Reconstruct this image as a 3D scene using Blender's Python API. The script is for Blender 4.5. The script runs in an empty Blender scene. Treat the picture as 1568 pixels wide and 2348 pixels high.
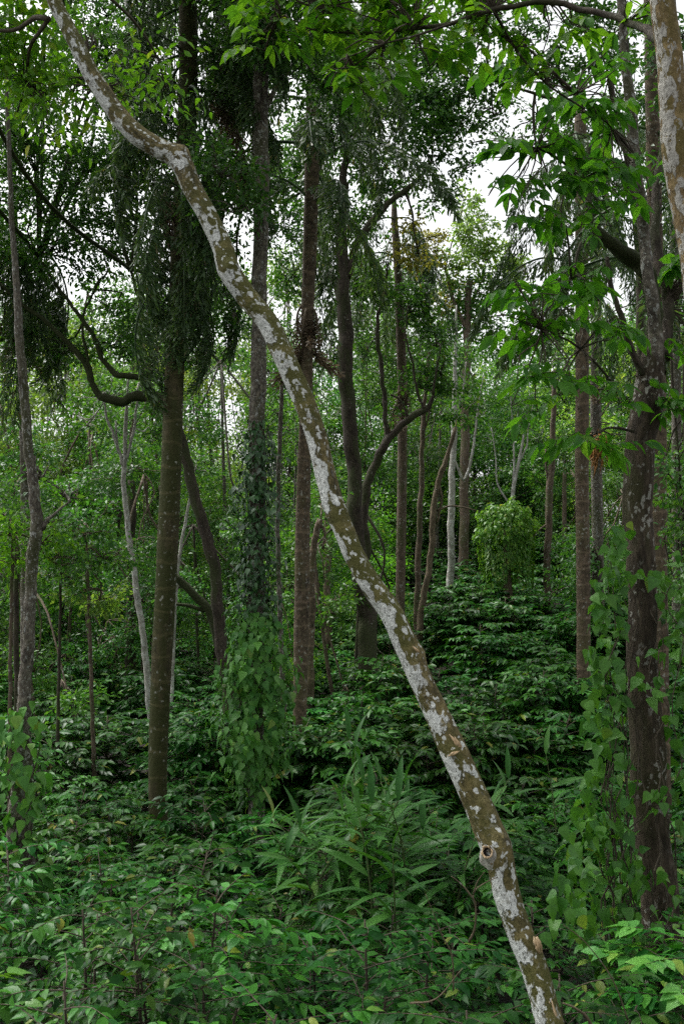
import bpy, math, random
import numpy as np
from mathutils import Matrix, Vector, Quaternion

random.seed(7)
RNG = np.random.default_rng(11)
SC = bpy.context.scene
COL = SC.collection

# ------------------------------------------------------------------ camera, sky, sun, exposure
F = 2276.0                       # focal length in units of a 1568 x 2348 frame
PITCH = math.radians(4.42)
CAM = np.array((0.0, 0.0, 3.0))
cd = bpy.data.cameras.new('camera')
cam = bpy.data.objects.new('camera', cd)
COL.objects.link(cam)
cam.location = CAM
cam.rotation_euler = (math.radians(90) + PITCH, 0, 0)
cd.sensor_fit = 'VERTICAL'
cd.sensor_height = 36.0
cd.lens = 36.0 * F / 2348.0
cd.clip_start = 0.05
cd.clip_end = 1000
SC.camera = cam

SUN_EL, SUN_AZ = math.radians(62), math.radians(-60)      # azimuth from +Y, clockwise
w = bpy.data.worlds.new('World')
SC.world = w
w.use_nodes = True
nt = w.node_tree
nt.nodes.clear()
sky = nt.nodes.new('ShaderNodeTexSky')
sky.sky_type = 'NISHITA'
sky.sun_disc = False
sky.sun_elevation = SUN_EL
sky.sun_rotation = SUN_AZ
sky.air_density = 1.0
sky.dust_density = 6.0
sky.ozone_density = 1.0
hs = nt.nodes.new('ShaderNodeHueSaturation')
hs.inputs['Saturation'].default_value = 0.12
bg = nt.nodes.new('ShaderNodeBackground')
bg.inputs['Strength'].default_value = 0.15
wo = nt.nodes.new('ShaderNodeOutputWorld')
nt.links.new(sky.outputs[0], hs.inputs['Color'])
nt.links.new(hs.outputs[0], bg.inputs['Color'])
nt.links.new(bg.outputs[0], wo.inputs['Surface'])

sd = bpy.data.lights.new('sun', 'SUN')
sd.energy = 1.5
sd.angle = math.radians(13)
sd.color = (1.0, 0.97, 0.92)
sun = bpy.data.objects.new('sun', sd)
COL.objects.link(sun)
sv = Vector((math.sin(SUN_AZ) * math.cos(SUN_EL), math.cos(SUN_AZ) * math.cos(SUN_EL), math.sin(SUN_EL)))
sun.rotation_euler = sv.to_track_quat('Z', 'Y').to_euler()

SC.view_settings.view_transform = 'Standard'
SC.view_settings.look = 'None'
SC.view_settings.exposure = 1.2
SC.view_settings.gamma = 1.0
SC.view_settings.use_curve_mapping = False
SC.render.engine = 'CYCLES'
SC.cycles.max_bounces = 6
SC.cycles.diffuse_bounces = 3
SC.cycles.glossy_bounces = 2
SC.cycles.transmission_bounces = 4
SC.cycles.use_denoising = False

# ------------------------------------------------------------------ helpers
FWD = np.array((0, math.cos(PITCH), math.sin(PITCH)))
UPV = np.array((0, -math.sin(PITCH), math.cos(PITCH)))
RGT = np.array((1.0, 0, 0))

def P(u, v, d):
    return CAM + d * (FWD + RGT * ((u - 784) / F) + UPV * ((1174 - v) / F))

def ground_z(x, y):
    x = np.asarray(x, float); y = np.asarray(y, float)
    z = -0.75 + 0.85 * (1 - np.clip((y - 4.5) / 6.5, 0, 1) ** 1.2) + np.maximum(0, y - 13.5) * (0.055 + 0.12 * np.clip((x + 1.0) / 4.0, 0, 1)) * np.where(y > 40, 40 / np.maximum(y, 1), 1)
    z = z + np.clip((1.6 - y) / 2.2, 0, 1) ** 1.5 * 1.15
    z = z + 0.09 * np.sin(x * 0.9 + 1.3) * np.sin(y * 0.7) + 0.06 * np.sin(x * 2.1 + y * 1.7)
    return z

def unit(a):
    a = np.asarray(a, float)
    return a / np.maximum(1e-9, np.linalg.norm(a, axis=-1, keepdims=True))

def tag(o, label=None, cat=None, group=None, kind=None):
    if label: o['label'] = label
    if cat: o['category'] = cat
    if group: o['group'] = group
    if kind: o['kind'] = kind
    return o

def empty(name, loc, label=None, cat=None, group=None):
    o = bpy.data.objects.new(name, None)
    o.empty_display_size = 0.1
    COL.objects.link(o)
    o.location = [float(c) for c in loc]
    return tag(o, label, cat, group)

def make_mesh(name, V, T, rnd=None, tc=None, smooth=True, mat=None):
    me = bpy.data.meshes.new(name)
    V = np.ascontiguousarray(V, np.float32); T = np.ascontiguousarray(T, np.int32)
    me.vertices.add(len(V)); me.vertices.foreach_set('co', V.ravel())
    n = len(T)
    me.loops.add(n * 3); me.loops.foreach_set('vertex_index', T.ravel())
    me.polygons.add(n)
    me.polygons.foreach_set('loop_start', np.arange(0, n * 3, 3, dtype=np.int32))
    me.polygons.foreach_set('use_smooth', np.full(n, smooth, bool))
    me.update(calc_edges=True)
    if rnd is not None:
        a = me.attributes.new('rnd', 'FLOAT', 'FACE')
        a.data.foreach_set('value', np.ascontiguousarray(rnd, np.float32))
    if tc is not None:
        a = me.attributes.new('tc', 'FLOAT_VECTOR', 'POINT')
        a.data.foreach_set('vector', np.ascontiguousarray(tc, np.float32).ravel())
    if mat: me.materials.append(mat)
    return me

def link(name, me, parent=None):
    o = bpy.data.objects.new(name, me)
    COL.objects.link(o)
    if parent: o.parent = parent
    return o

class Acc:
    """collects triangles of one mesh"""
    def __init__(s): s.V, s.T, s.R, s.C, s.n = [], [], [], [], 0
    def add(s, V, T, tc=None, rnd=None):
        if len(V) == 0: return
        s.V.append(V); s.T.append(np.asarray(T) + s.n); s.n += len(V)
        s.C.append(tc if tc is not None else np.asarray(V, float))
        s.R.append(rnd if rnd is not None else np.zeros(len(T)))
    def mesh(s, name, mat, origin=(0, 0, 0), smooth=True, tc=True):
        V = np.concatenate(s.V) - np.asarray(origin)
        return make_mesh(name, V, np.concatenate(s.T), np.concatenate(s.R), np.concatenate(s.C) if tc else None, smooth, mat)
    def build(s, name, mat, parent=None, origin=(0, 0, 0), smooth=True):
        if not s.V: return None
        return link(name, s.mesh(name, mat, origin, smooth), parent)

def spline(pts, rad, step):
    pts = np.asarray(pts, float); rad = np.asarray(rad, float)
    if len(pts) == 2:
        pts = np.array((pts[0], (pts[0] + pts[1]) / 2, pts[1])); rad = np.array((rad[0], (rad[0] + rad[1]) / 2, rad[1]))
    p = np.vstack((2 * pts[0] - pts[1], pts, 2 * pts[-1] - pts[-2]))
    r = np.concatenate(((rad[0],), rad, (rad[-1],)))
    op, orr = [], []
    for i in range(1, len(p) - 2):
        L = np.linalg.norm(p[i + 1] - p[i])
        k = max(2, int(math.ceil(L / step)))
        t = (np.arange(k) / k)[:, None]
        q = 0.5 * ((2 * p[i]) + (-p[i - 1] + p[i + 1]) * t + (2 * p[i - 1] - 5 * p[i] + 4 * p[i + 1] - p[i + 2]) * t ** 2 + (-p[i - 1] + 3 * p[i] - 3 * p[i + 1] + p[i + 2]) * t ** 3)
        op.append(q); orr.append(r[i] + (r[i + 1] - r[i]) * t[:, 0] ** 1)
    op.append(p[-2][None]); orr.append(np.array((r[-2],)))
    return np.vstack(op), np.concatenate(orr)

def tube(pts, rad, sides=10, step=0.12, rough=0.0, rng=RNG, ring=None, bumps=(), flutes=0.0, cap=True):
    C, R = spline(pts, rad, step)
    n = len(C)
    if rough > .015 and n > 6:
        L0 = np.concatenate(((0,), np.cumsum(np.linalg.norm(np.diff(C, axis=0), axis=1)))); q = rng.uniform(0, 6.28, 9); mr_ = max(.02, R.mean())
        wv = np.stack([np.sin(L0 / mr_ * .33 + q[k]) + .7 * np.sin(L0 / mr_ * .71 + q[k + 3]) + .4 * np.sin(L0 / mr_ * 1.6 + q[k + 6]) for k in range(3)], -1)
        C = C + wv * (R * min(.28, rough * 4))[:, None]
    T = unit(np.gradient(C, axis=0))
    ref = np.array((0, 1.0, 0)) if abs(T[0][1]) < 0.8 else np.array((1.0, 0, 0))
    N = np.zeros_like(C)
    a = ref - T[0] * np.dot(ref, T[0]); N[0] = a / np.linalg.norm(a)
    for i in range(1, n):
        a = N[i - 1] - T[i] * np.dot(N[i - 1], T[i]); N[i] = a / max(1e-9, np.linalg.norm(a))
    B = np.cross(T, N)
    L = np.concatenate(((0,), np.cumsum(np.linalg.norm(np.diff(C, axis=0), axis=1))))
    ang = np.linspace(0, 2 * math.pi, sides, endpoint=False)
    RR = np.repeat(R[:, None], sides, 1)
    if rough:
        ph = rng.uniform(0, 6.28, 8)
        rr = np.mean(R)
        for k, (fa, fl, am) in enumerate(((1, 2.3, 1), (2, 5.1, .8), (3, 9.7, .6), (2, 15.0, .5), (5, 21.0, .35), (1, 33., .3))):
            RR = RR * (1 + rough * am * np.sin(fa * ang[None] + fl * 0.12 / max(rr, .02) * L[:, None] * 0.6 + ph[k] + 1.4 * np.sin(fl * .31 * L[:, None] + ph[7 - k])))
        RR = RR * (1 + rough * 0.5 * rng.normal(0, 1, RR.shape))
    if flutes:
        RR = RR * (1 + flutes * np.sin(5 * ang[None] + .5 * np.sin(2 * L[:, None])) + flutes * .6 * np.sin(9 * ang[None] + 1 + .8 * np.sin(L[:, None])))
    if ring:
        sp, am = ring
        lv = L[:, None] + 0.012 * np.sin(ang[None] * 2 + L[:, None] * 3)
        x = (lv / sp) % 1.0
        RR = RR * (1 + am * np.exp(-((x - .5) / .09) ** 2))
    for (i_l, a0, amp, sl, sa) in bumps:
        da = (ang - a0 + math.pi) % (2 * math.pi) - math.pi
        RR = RR + amp * np.exp(-((L[:, None] - i_l) / sl) ** 2 - (da[None] / sa) ** 2)
    V = C[:, None] + RR[..., None] * (np.cos(ang)[None, :, None] * N[:, None] + np.sin(ang)[None, :, None] * B[:, None])
    m = np.mean(R)
    # coordinates that follow the bark: angle*radius folded on a circle, and length
    tc = np.stack((m * np.cos(ang)[None] + 0 * RR, m * np.sin(ang)[None] + 0 * RR, L[:, None] + 0 * RR), -1)
    idx = np.arange(n * sides).reshape(n, sides)
    a0 = idx[:-1]; a1 = np.roll(idx[:-1], -1, 1); b0 = idx[1:]; b1 = np.roll(idx[1:], -1, 1)
    tri = np.concatenate((np.stack((a0, a1, b1), -1).reshape(-1, 3), np.stack((a0, b1, b0), -1).reshape(-1, 3)))
    V = V.reshape(-1, 3); tc = tc.reshape(-1, 3)
    if cap:
        k = len(V)
        V = np.vstack((V, C[-1][None], C[0][None])); tc = np.vstack((tc, tc[-1:], tc[:1]))
        e = idx[-1]; s0 = idx[0]
        tri = np.concatenate((tri, np.stack((e, np.roll(e, -1), np.full(sides, k)), -1), np.stack((np.roll(s0, -1), s0, np.full(sides, k + 1)), -1)))
    return V, tri, tc

# ---- leaves
def leaf_tpl(ys, ws, fold=0.25, droop=0.15):
    V = [(0, 0, 0)]
    for y, wd in zip(ys, ws):
        for s in (-1, 0, 1):
            V.append((s * wd, y, fold * abs(s) * wd - droop * y * y))
    V.append((0, 1.0, -droop))
    T = [(0, 2, 1), (0, 3, 2)]
    k = len(ys)
    for i in range(k - 1):
        a = 1 + 3 * i; b = a + 3
        for j in (0, 1):
            T += [(a + j, a + j + 1, b + j + 1), (a + j, b + j + 1, b + j)]
    a = 1 + 3 * (k - 1); t = len(V) - 1
    T += [(a, a + 1, t), (a + 1, a + 2, t)]
    return np.array(V, float), np.array(T)

LEAF3 = leaf_tpl((.28, .66), (.21, .17), .3, .28)
KITE = (np.array(((0, 0, 0), (-.26, .45, .05), (.26, .45, .05), (0, 1, -.1)), float), np.array(((0, 2, 3), (0, 3, 1))))
LEAF2 = leaf_tpl((.42,), (.25,), .3, .2)
LEAF4 = leaf_tpl((.15, .4, .7), (.15, .23, .15), .3, .28)
COFFEE = leaf_tpl((.12, .35, .6, .82), (.12, .215, .185, .085), .28, .3)
COFFEE2 = leaf_tpl((.12, .35, .6, .82), (.14, .24, .20, .09), .12, .12)
COFFEE3 = leaf_tpl((.12, .35, .6, .82), (.11, .2, .18, .08), .45, .45)
BROAD = leaf_tpl((.1, .35, .6, .82), (.13, .27, .25, .12), .2, .28)
HEART = leaf_tpl((.02, .16, .4, .7), (.22, .38, .33, .15), .18, .25)
LANCE = leaf_tpl((.15, .4, .65, .85), (.06, .09, .08, .045), .35, .5)
FISH = (np.array(((0, 0, 0), (-.10, .62, .03), (.10, .62, -.03), (-.07, 1.0, 0.05), (.08, .84, 0)), float), np.array(((0, 2, 1), (1, 2, 4), (1, 4, 3))))

def place(tpl, pos, dr, nr, size, wid=1.0, rng=RNG):
    V, T = tpl
    pos = np.asarray(pos, float); Y = unit(dr)
    X = unit(np.cross(Y, np.asarray(nr, float) + 1e-4)); Z = np.cross(X, Y)
    size = np.asarray(size, float)[:, None, None]
    wid = np.broadcast_to(np.asarray(wid, float), (len(pos),))[:, None, None]
    out = pos[:, None] + size * (V[None, :, 0:1] * wid * X[:, None] + V[None, :, 1:2] * Y[:, None] + V[None, :, 2:3] * Z[:, None])
    n = len(pos)
    tri = (T[None] + (np.arange(n) * len(V))[:, None, None]).reshape(-1, 3)
    rnd = np.repeat(rng.random(n), len(T))
    return out.reshape(-1, 3), tri, rnd

class Leaves:
    def __init__(s): s.p, s.d, s.n, s.s = [], [], [], []
    def add(s, p, d, n, z):
        s.p.append(np.atleast_2d(p)); s.d.append(np.atleast_2d(d)); s.n.append(np.atleast_2d(n)); s.s.append(np.atleast_1d(z))
    def get(s): return np.vstack(s.p), unit(np.vstack(s.d)), np.vstack(s.n), np.concatenate(s.s)
    def count(s): return sum(len(x) for x in s.s)
    def stuff(s, name, tpl, mat, parent, origin=(0, 0, 0), kind='stuff', smooth=True, sel=None):
        p, d, n, z = s.get()
        if sel is not None: p, d, n, z = p[sel], d[sel], n[sel], z[sel]
        if len(p) == 0: return None
        V, T, r = place(tpl, p, d, n, z)
        o = link(name, make_mesh(name, V - np.asarray(origin), T, r, None, smooth, mat), parent)
        if kind: o['kind'] = kind
        return o
    def split(s, tpls, mat, parent, origin, limit=290, tpl_rest=None, name='leaf'):
        """the leaves nearest the camera become objects of their own, the rest one mesh"""
        p, d, n, z = s.get()
        big = z / np.linalg.norm(p - CAM, axis=1)
        order = np.argsort(-big)
        one, rest = order[:limit], order[limit:]
        leaf_objects(tpls, p[one] - np.asarray(origin), d[one], n[one], z[one], parent, name)
        if len(rest): s.stuff('foliage', tpl_rest or LEAF4, mat, parent, origin, sel=rest)

def leaf_objects(meshes, p, d, n, z, parent, name='leaf'):
    Y = unit(d); X = unit(np.cross(Y, n + 1e-4)); Z = np.cross(X, Y)
    for i in range(len(p)):
        o = bpy.data.objects.new(name, meshes[i % len(meshes)])
        s = z[i]
        x, y, zz = X[i] * s, Y[i] * s, Z[i] * s
        o.matrix_basis = Matrix(((x[0], y[0], zz[0], p[i][0]), (x[1], y[1], zz[1], p[i][1]), (x[2], y[2], zz[2], p[i][2]), (0, 0, 0, 1)))
        o.parent = parent
        COL.objects.link(o)

# ------------------------------------------------------------------ materials
def new_mat(name):
    m = bpy.data.materials.new(name)
    m.use_nodes = True
    n = m.node_tree.nodes; n.clear()
    return m, n, m.node_tree.links

def leaf_mat(name, c1, c2, trans=0.3, rough=0.42, old=None, tcol=None, spec=0.24):
    m, n, l = new_mat(name)
    at = n.new('ShaderNodeAttribute'); at.attribute_name = 'rnd'
    oi = n.new('ShaderNodeObjectInfo')
    ad = n.new('ShaderNodeMath'); ad.operation = 'ADD'
    fr = n.new('ShaderNodeMath'); fr.operation = 'FRACT'
    l.new(at.outputs['Fac'], ad.inputs[0]); l.new(oi.outputs['Random'], ad.inputs[1]); l.new(ad.outputs[0], fr.inputs[0])
    cr = n.new('ShaderNodeValToRGB')
    e = cr.color_ramp.elements
    e[0].position = 0; e[0].color = (*c1, 1)
    e[1].position = .965; e[1].color = (*c2, 1)
    k = e.new(1.0); k.color = (*(old or c2), 1)
    l.new(fr.outputs[0], cr.inputs[0])
    # blotches and a little grain over each leaf
    geo = n.new('ShaderNodeNewGeometry')
    nz = n.new('ShaderNodeTexNoise'); nz.inputs['Scale'].default_value = 55; nz.inputs['Detail'].default_value = 3
    l.new(geo.outputs['Position'], nz.inputs['Vector'])
    hv = n.new('ShaderNodeHueSaturation')
    mr = n.new('ShaderNodeMapRange'); mr.inputs['To Min'].default_value = .7; mr.inputs['To Max'].default_value = 1.3
    l.new(nz.outputs['Fac'], mr.inputs['Value']); ti = n.new('ShaderNodeMixRGB'); ti.blend_type = 'MULTIPLY'; ti.inputs[0].default_value = 1
    l.new(cr.outputs[0], ti.inputs[1]); l.new(oi.outputs['Color'], ti.inputs[2])
    l.new(mr.outputs[0], hv.inputs['Value']); l.new(ti.outputs[0], hv.inputs['Color'])
    b = n.new('ShaderNodeBsdfPrincipled')
    b.inputs['Roughness'].default_value = rough
    b.inputs['Specular IOR Level'].default_value = spec
    l.new(hv.outputs[0], b.inputs['Base Color'])
    bp = n.new('ShaderNodeBump'); bp.inputs['Strength'].default_value = .25; bp.inputs['Distance'].default_value = .01
    l.new(nz.outputs['Fac'], bp.inputs['Height']); l.new(bp.outputs[0], b.inputs['Normal'])
    t = n.new('ShaderNodeBsdfTranslucent')
    mx = n.new('ShaderNodeMixRGB'); mx.blend_type = 'MULTIPLY'; mx.inputs[0].default_value = 1
    mx.inputs[2].default_value = (*(tcol or (1.9, 1.9, .7)), 1)
    l.new(hv.outputs[0], mx.inputs[1]); l.new(mx.outputs[0], t.inputs['Color'])
    ms = n.new('ShaderNodeMixShader'); ms.inputs[0].default_value = trans
    l.new(b.outputs[0], ms.inputs[1]); l.new(t.outputs[0], ms.inputs[2])
    o = n.new('ShaderNodeOutputMaterial'); l.new(ms.outputs[0], o.inputs['Surface'])
    return m

def bark_mat(name, base, base2, lichen=None, lich_amt=0.5, lich_scale=9.0, speck=0.0, moss=None, moss_amt=0.4, bump=0.6, stretch=0.35, fine=40., side=None, bands=0.0, blotch=None, spots=0.0):
    """base colours mixed by noise, pale lichen patches with crisp edges, moss, specks and thin rings, all following the stem"""
    m, n, l = new_mat(name)
    at = n.new('ShaderNodeAttribute'); at.attribute_name = 'tc'
    def noise(scale, zs=1.0, detail=5, rough=.6, off=0.0):
        mp = n.new('ShaderNodeMapping'); mp.inputs['Scale'].default_value = (scale, scale, scale * zs); mp.inputs['Location'].default_value = (off, off * .7, off * 1.3)
        x = n.new('ShaderNodeTexNoise'); x.inputs['Scale'].default_value = 1; x.inputs['Detail'].default_value = detail; x.inputs['Roughness'].default_value = rough
        l.new(at.outputs['Vector'], mp.inputs[0]); l.new(mp.outputs[0], x.inputs['Vector'])
        return x.outputs['Fac']
    def ramp(s, a, b):
        r = n.new('ShaderNodeMapRange'); r.interpolation_type = 'SMOOTHSTEP'
        r.inputs['From Min'].default_value = a; r.inputs['From Max'].default_value = b
        l.new(s, r.inputs['Value']); return r.outputs[0]
    def mix(f, a, b):
        x = n.new('ShaderNodeMixRGB')
        if isinstance(f, float): x.inputs[0].default_value = f
        else: l.new(f, x.inputs[0])
        for i, c in ((1, a), (2, b)):
            if isinstance(c, tuple): x.inputs[i].default_value = (*c, 1)
            else: l.new(c, x.inputs[i])
        return x.outputs[0]
    def math_(op, a, b):
        x = n.new('ShaderNodeMath'); x.operation = op
        for i, c in ((0, a), (1, b)):
            if isinstance(c, (int, float)): x.inputs[i].default_value = c
            else: l.new(c, x.inputs[i])
        return x.outputs[0]
    nf = noise(fine, stretch, 6, .65)
    nm = noise(fine * .22, .6, 4, .6, 3.0)
    col = mix(ramp(nf, .35, .68), base, base2)
    col = mix(math_('MULTIPLY', ramp(nm, .45, .7), .7), col, tuple(c * .55 for c in base))
    hgt = nf
    if blotch:
        col = mix(math_('MULTIPLY', ramp(noise(fine * .45, .8, 5, .65, 29.0), .54, .62), .75), col, blotch[0])
        col = mix(math_('MULTIPLY', ramp(noise(fine * .30, .55, 5, .7, 37.0), .56, .66), .85), col, blotch[1])
    if moss:
        col = mix(math_('MULTIPLY', ramp(noise(3.2, .35, 4, .6, 7.0), .62 - moss_amt * .45, .8 - moss_amt * .45), .85), col, moss)
    if bands:
        wv = n.new('ShaderNodeTexWave'); wv.wave_type = 'BANDS'; wv.bands_direction = 'Z'
        wv.inputs['Scale'].default_value = 1.05; wv.inputs['Distortion'].default_value = 2.6; wv.inputs['Detail'].default_value = 3; wv.inputs['Detail Scale'].default_value = 2
        l.new(at.outputs['Vector'], wv.inputs['Vector'])
        bd = math_('MULTIPLY', ramp(wv.outputs['Fac'], .93, .995), bands)
        col = mix(bd, col, tuple(min(.6, c * 2.1) for c in base2))
    if lichen:
        nl = noise(lich_scale, .75, 4, .55, 11.0)
        if side is not None:
            sp = n.new('ShaderNodeSeparateXYZ'); l.new(at.outputs['Vector'], sp.inputs[0])
            s2 = math_('ADD', math_('MULTIPLY', sp.outputs[0], side[0]), math_('MULTIPLY', sp.outputs[1], side[1]))
            nl = math_('ADD', nl, s2)
        th = .72 - .38 * lich_amt
        mk = ramp(nl, th, th + .045)
        fl = ramp(noise(fine * 1.3, .8, 4, .7, 5.0), .33, .43)
        mk = math_('MULTIPLY', mk, fl)
        lc = mix(ramp(noise(fine * .9, 1, 4, .6, 2.0), .35, .7), tuple(c * .62 for c in lichen), lichen)
        col = mix(math_('MULTIPLY', mk, .93), col, lc)
        hgt = math_('ADD', hgt, math_('MULTIPLY', mk, .35))
    if spots:
        mk = ramp(noise(lich_scale * 2.6, .9, 3, .5, 41.0), .70 - .1 * spots, .73 - .1 * spots)
        col = mix(math_('MULTIPLY', mk, .85), col, tuple(c * .85 for c in (lichen or (.4, .4, .36))))
    if speck:
        mk = ramp(noise(fine * .75, .9, 3, .55, 17.0), .72 - .2 * speck, .75 - .2 * speck)
        mk = math_('MULTIPLY', mk, ramp(noise(4.0, .5, 3, .5, 23.0), .42, .6))
        col = mix(math_('MULTIPLY', mk, .8), col, (.33, .33, .29))
    b = n.new('ShaderNodeBsdfPrincipled'); b.inputs['Roughness'].default_value = .85; b.inputs['Specular IOR Level'].default_value = .25
    l.new(col, b.inputs['Base Color'])
    bp = n.new('ShaderNodeBump'); bp.inputs['Strength'].default_value = bump; bp.inputs['Distance'].default_value = .02
    l.new(hgt, bp.inputs['Height']); l.new(bp.outputs[0], b.inputs['Normal'])
    o = n.new('ShaderNodeOutputMaterial'); l.new(b.outputs[0], o.inputs['Surface'])
    return m

M = {}
M['coffee'] = leaf_mat('coffee_leaf', (.006, .045, .008), (.031, .132, .017), .15, .36, (.12, .16, .03), None, .13)
M['coffee_far'] = leaf_mat('far_coffee_leaf', (.006, .036, .007), (.018, .08, .012), .18, .45, (.06, .05, .02), None, .13)
M['vine'] = leaf_mat('vine_leaf', (.03, .11, .016), (.075, .195, .028), .26, .40, (.17, .24, .04))
M['pepper'] = leaf_mat('pepper_leaf', (.03, .115, .02), (.09, .225, .042), .22, .38, (.12, .2, .04), None, .18)
M['pepper_dark'] = leaf_mat('dark_climber_leaf', (.016, .052, .018), (.045, .115, .035), .15, .34, None, None, .4)
M['bright'] = leaf_mat('bright_canopy_leaf', (.055, .16, .014), (.11, .24, .02), .5, .45, (.22, .3, .04))
M['yellow'] = leaf_mat('yellow_green_leaf', (.09, .17, .018), (.16, .25, .028), .5, .45, (.3, .33, .06))
M['large'] = leaf_mat('large_tree_leaf', (.028, .11, .014), (.075, .215, .02), .5, .42, (.11, .22, .03), None, .2)
M['dark'] = leaf_mat('dark_canopy_leaf', (.02, .072, .017), (.062, .148, .030), .37, .38, None, None, .25)
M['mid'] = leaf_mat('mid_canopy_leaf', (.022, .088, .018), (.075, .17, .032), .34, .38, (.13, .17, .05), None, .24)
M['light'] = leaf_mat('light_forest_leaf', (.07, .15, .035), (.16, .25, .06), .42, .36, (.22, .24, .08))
M['olive'] = leaf_mat('olive_forest_leaf', (.11, .12, .035), (.20, .19, .05), .4, .5, (.28, .2, .04))
M['palm'] = leaf_mat('palm_leaflet', (.03, .068, .026), (.075, .13, .05), .28, .42, (.16, .14, .08))
M['dead_palm'] = leaf_mat('dead_palm_leaflet', (.10, .075, .05), (.19, .15, .105), .15, .7, (.25, .2, .14), (1.3, 1.1, .8))
M['ginger'] = leaf_mat('ginger_leaf', (.02, .085, .014), (.055, .155, .028), .22, .36, (.2, .2, .07), None, .18)
M['twig'] = bark_mat('twig_bark', (.05, .04, .028), (.10, .085, .06), bump=.3)
M['green_stem'] = bark_mat('green_stem_bark', (.05, .08, .025), (.09, .12, .04), bump=.2)
M['mottled'] = bark_mat('mottled_bark', (.062, .052, .020), (.155, .125, .050), (.68, .71, .67), .36, 12.5, .6, (.070, .074, .016), .5, 1.0, .5, 55., side=(-.4, 2.6), blotch=((.21, .175, .08), (.020, .017, .010)), spots=1.05, bands=.15)
M['ochre'] = bark_mat('ochre_mottled_bark', (.13, .09, .04), (.24, .175, .085), (.50, .49, .44), .38, 16, .4, (.12, .10, .028), .35, .8, .7, 38., side=(-.6, 1.2), blotch=((.33, .25, .13), (.06, .04, .02)), spots=.5, bands=.3)
M['rough'] = bark_mat('rough_brown_bark', (.030, .023, .015), (.085, .066, .045), (.28, .27, .23), .10, 30, .7, (.045, .045, .018), .25, 1.0, .3, 30.)
M['pale'] = bark_mat('pale_lichen_bark', (.06, .05, .04), (.16, .145, .115), (.36, .37, .34), .34, 20, .6, (.05, .055, .022), .35, .9, .6, 35., blotch=((.20, .18, .14), (.03, .025, .02)), spots=.7)
M['dark'+'_bark'] = bark_mat('dark_wet_bark', (.028, .022, .016), (.075, .06, .045), None, moss=(.04, .05, .018), moss_amt=.4, bump=.8, speck=.25)
M['mossy_bark'] = bark_mat('mossy_limb_bark', (.02, .018, .012), (.05, .05, .025), None, moss=(.03, .04, .012), moss_amt=.8, bump=1.0, fine=60.)
M['palm_green'] = bark_mat('mossy_palm_bark', (.05, .042, .022), (.085, .072, .036), None, moss=(.038, .044, .012), moss_amt=.6, bump=.7, speck=.5, fine=26., bands=.22, blotch=((.10, .082, .045), (.026, .022, .012)))
M['palm_brown'] = bark_mat('brown_palm_bark', (.068, .052, .034), (.13, .10, .066), None, moss=(.085, .075, .035), moss_amt=.25, bump=.7, speck=.6, fine=28., bands=.3, blotch=((.18, .13, .09), (.03, .022, .016)))
M['tan'] = bark_mat('tan_bark', (.085, .065, .04), (.18, .145, .095), None, bump=.6, speck=.3)
M['white'] = bark_mat('white_slender_bark', (.22, .21, .18), (.42, .41, .37), (.55, .55, .52), .5, 12, 0, None, 0, .4)
M['brown'] = bark_mat('brown_bark', (.075, .055, .038), (.15, .115, .08), (.32, .31, .28), .25, 16, .5, (.06, .065, .025), .3, .7)
M['wood'] = bark_mat('torn_wood', (.40, .28, .15), (.62, .50, .34), bump=.5, stretch=.08, fine=70.)
M['hollow'] = bark_mat('dark_hollow_wood', (.012, .009, .007), (.05, .035, .024), bump=.8)  # very dark brown for the inside of the branch stub
M['fruit'] = bark_mat('palm_fruit_strand', (.16, .075, .02), (.30, .15, .04), bump=.3)

def ground_mat():
    m, n, l = new_mat('leaf_litter_soil')
    tcn = n.new('ShaderNodeTexCoord')
    a = n.new('ShaderNodeTexVoronoi'); a.inputs['Scale'].default_value = 14
    b = n.new('ShaderNodeTexNoise'); b.inputs['Scale'].default_value = 3; b.inputs['Detail'].default_value = 8
    l.new(tcn.outputs['Object'], a.inputs['Vector']); l.new(tcn.outputs['Object'], b.inputs['Vector'])
    r = n.new('ShaderNodeValToRGB'); e = r.color_ramp.elements
    e[0].position = .3; e[0].color = (.010, .008, .005, 1); e[1].position = .75; e[1].color = (.04, .032, .018, 1)
    l.new(b.outputs['Fac'], r.inputs[0])
    x = n.new('ShaderNodeMixRGB'); x.blend_type = 'MULTIPLY'; x.inputs[0].default_value = .6
    l.new(r.outputs[0], x.inputs[1]); l.new(a.outputs['Color'], x.inputs[2])
    p = n.new('ShaderNodeBsdfPrincipled'); p.inputs['Roughness'].default_value = .95
    l.new(x.outputs[0], p.inputs['Base Color'])
    bp = n.new('ShaderNodeBump'); bp.inputs['Strength'].default_value = .8; bp.inputs['Distance'].default_value = .04
    l.new(a.outputs['Distance'], bp.inputs['Height']); l.new(bp.outputs[0], p.inputs['Normal'])
    o = n.new('ShaderNodeOutputMaterial'); l.new(p.outputs[0], o.inputs['Surface'])
    return m

def single(tpl, name, mat):
    V, T = tpl
    return make_mesh(name, V, T, np.zeros(len(T)), None, True, mat)

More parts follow.
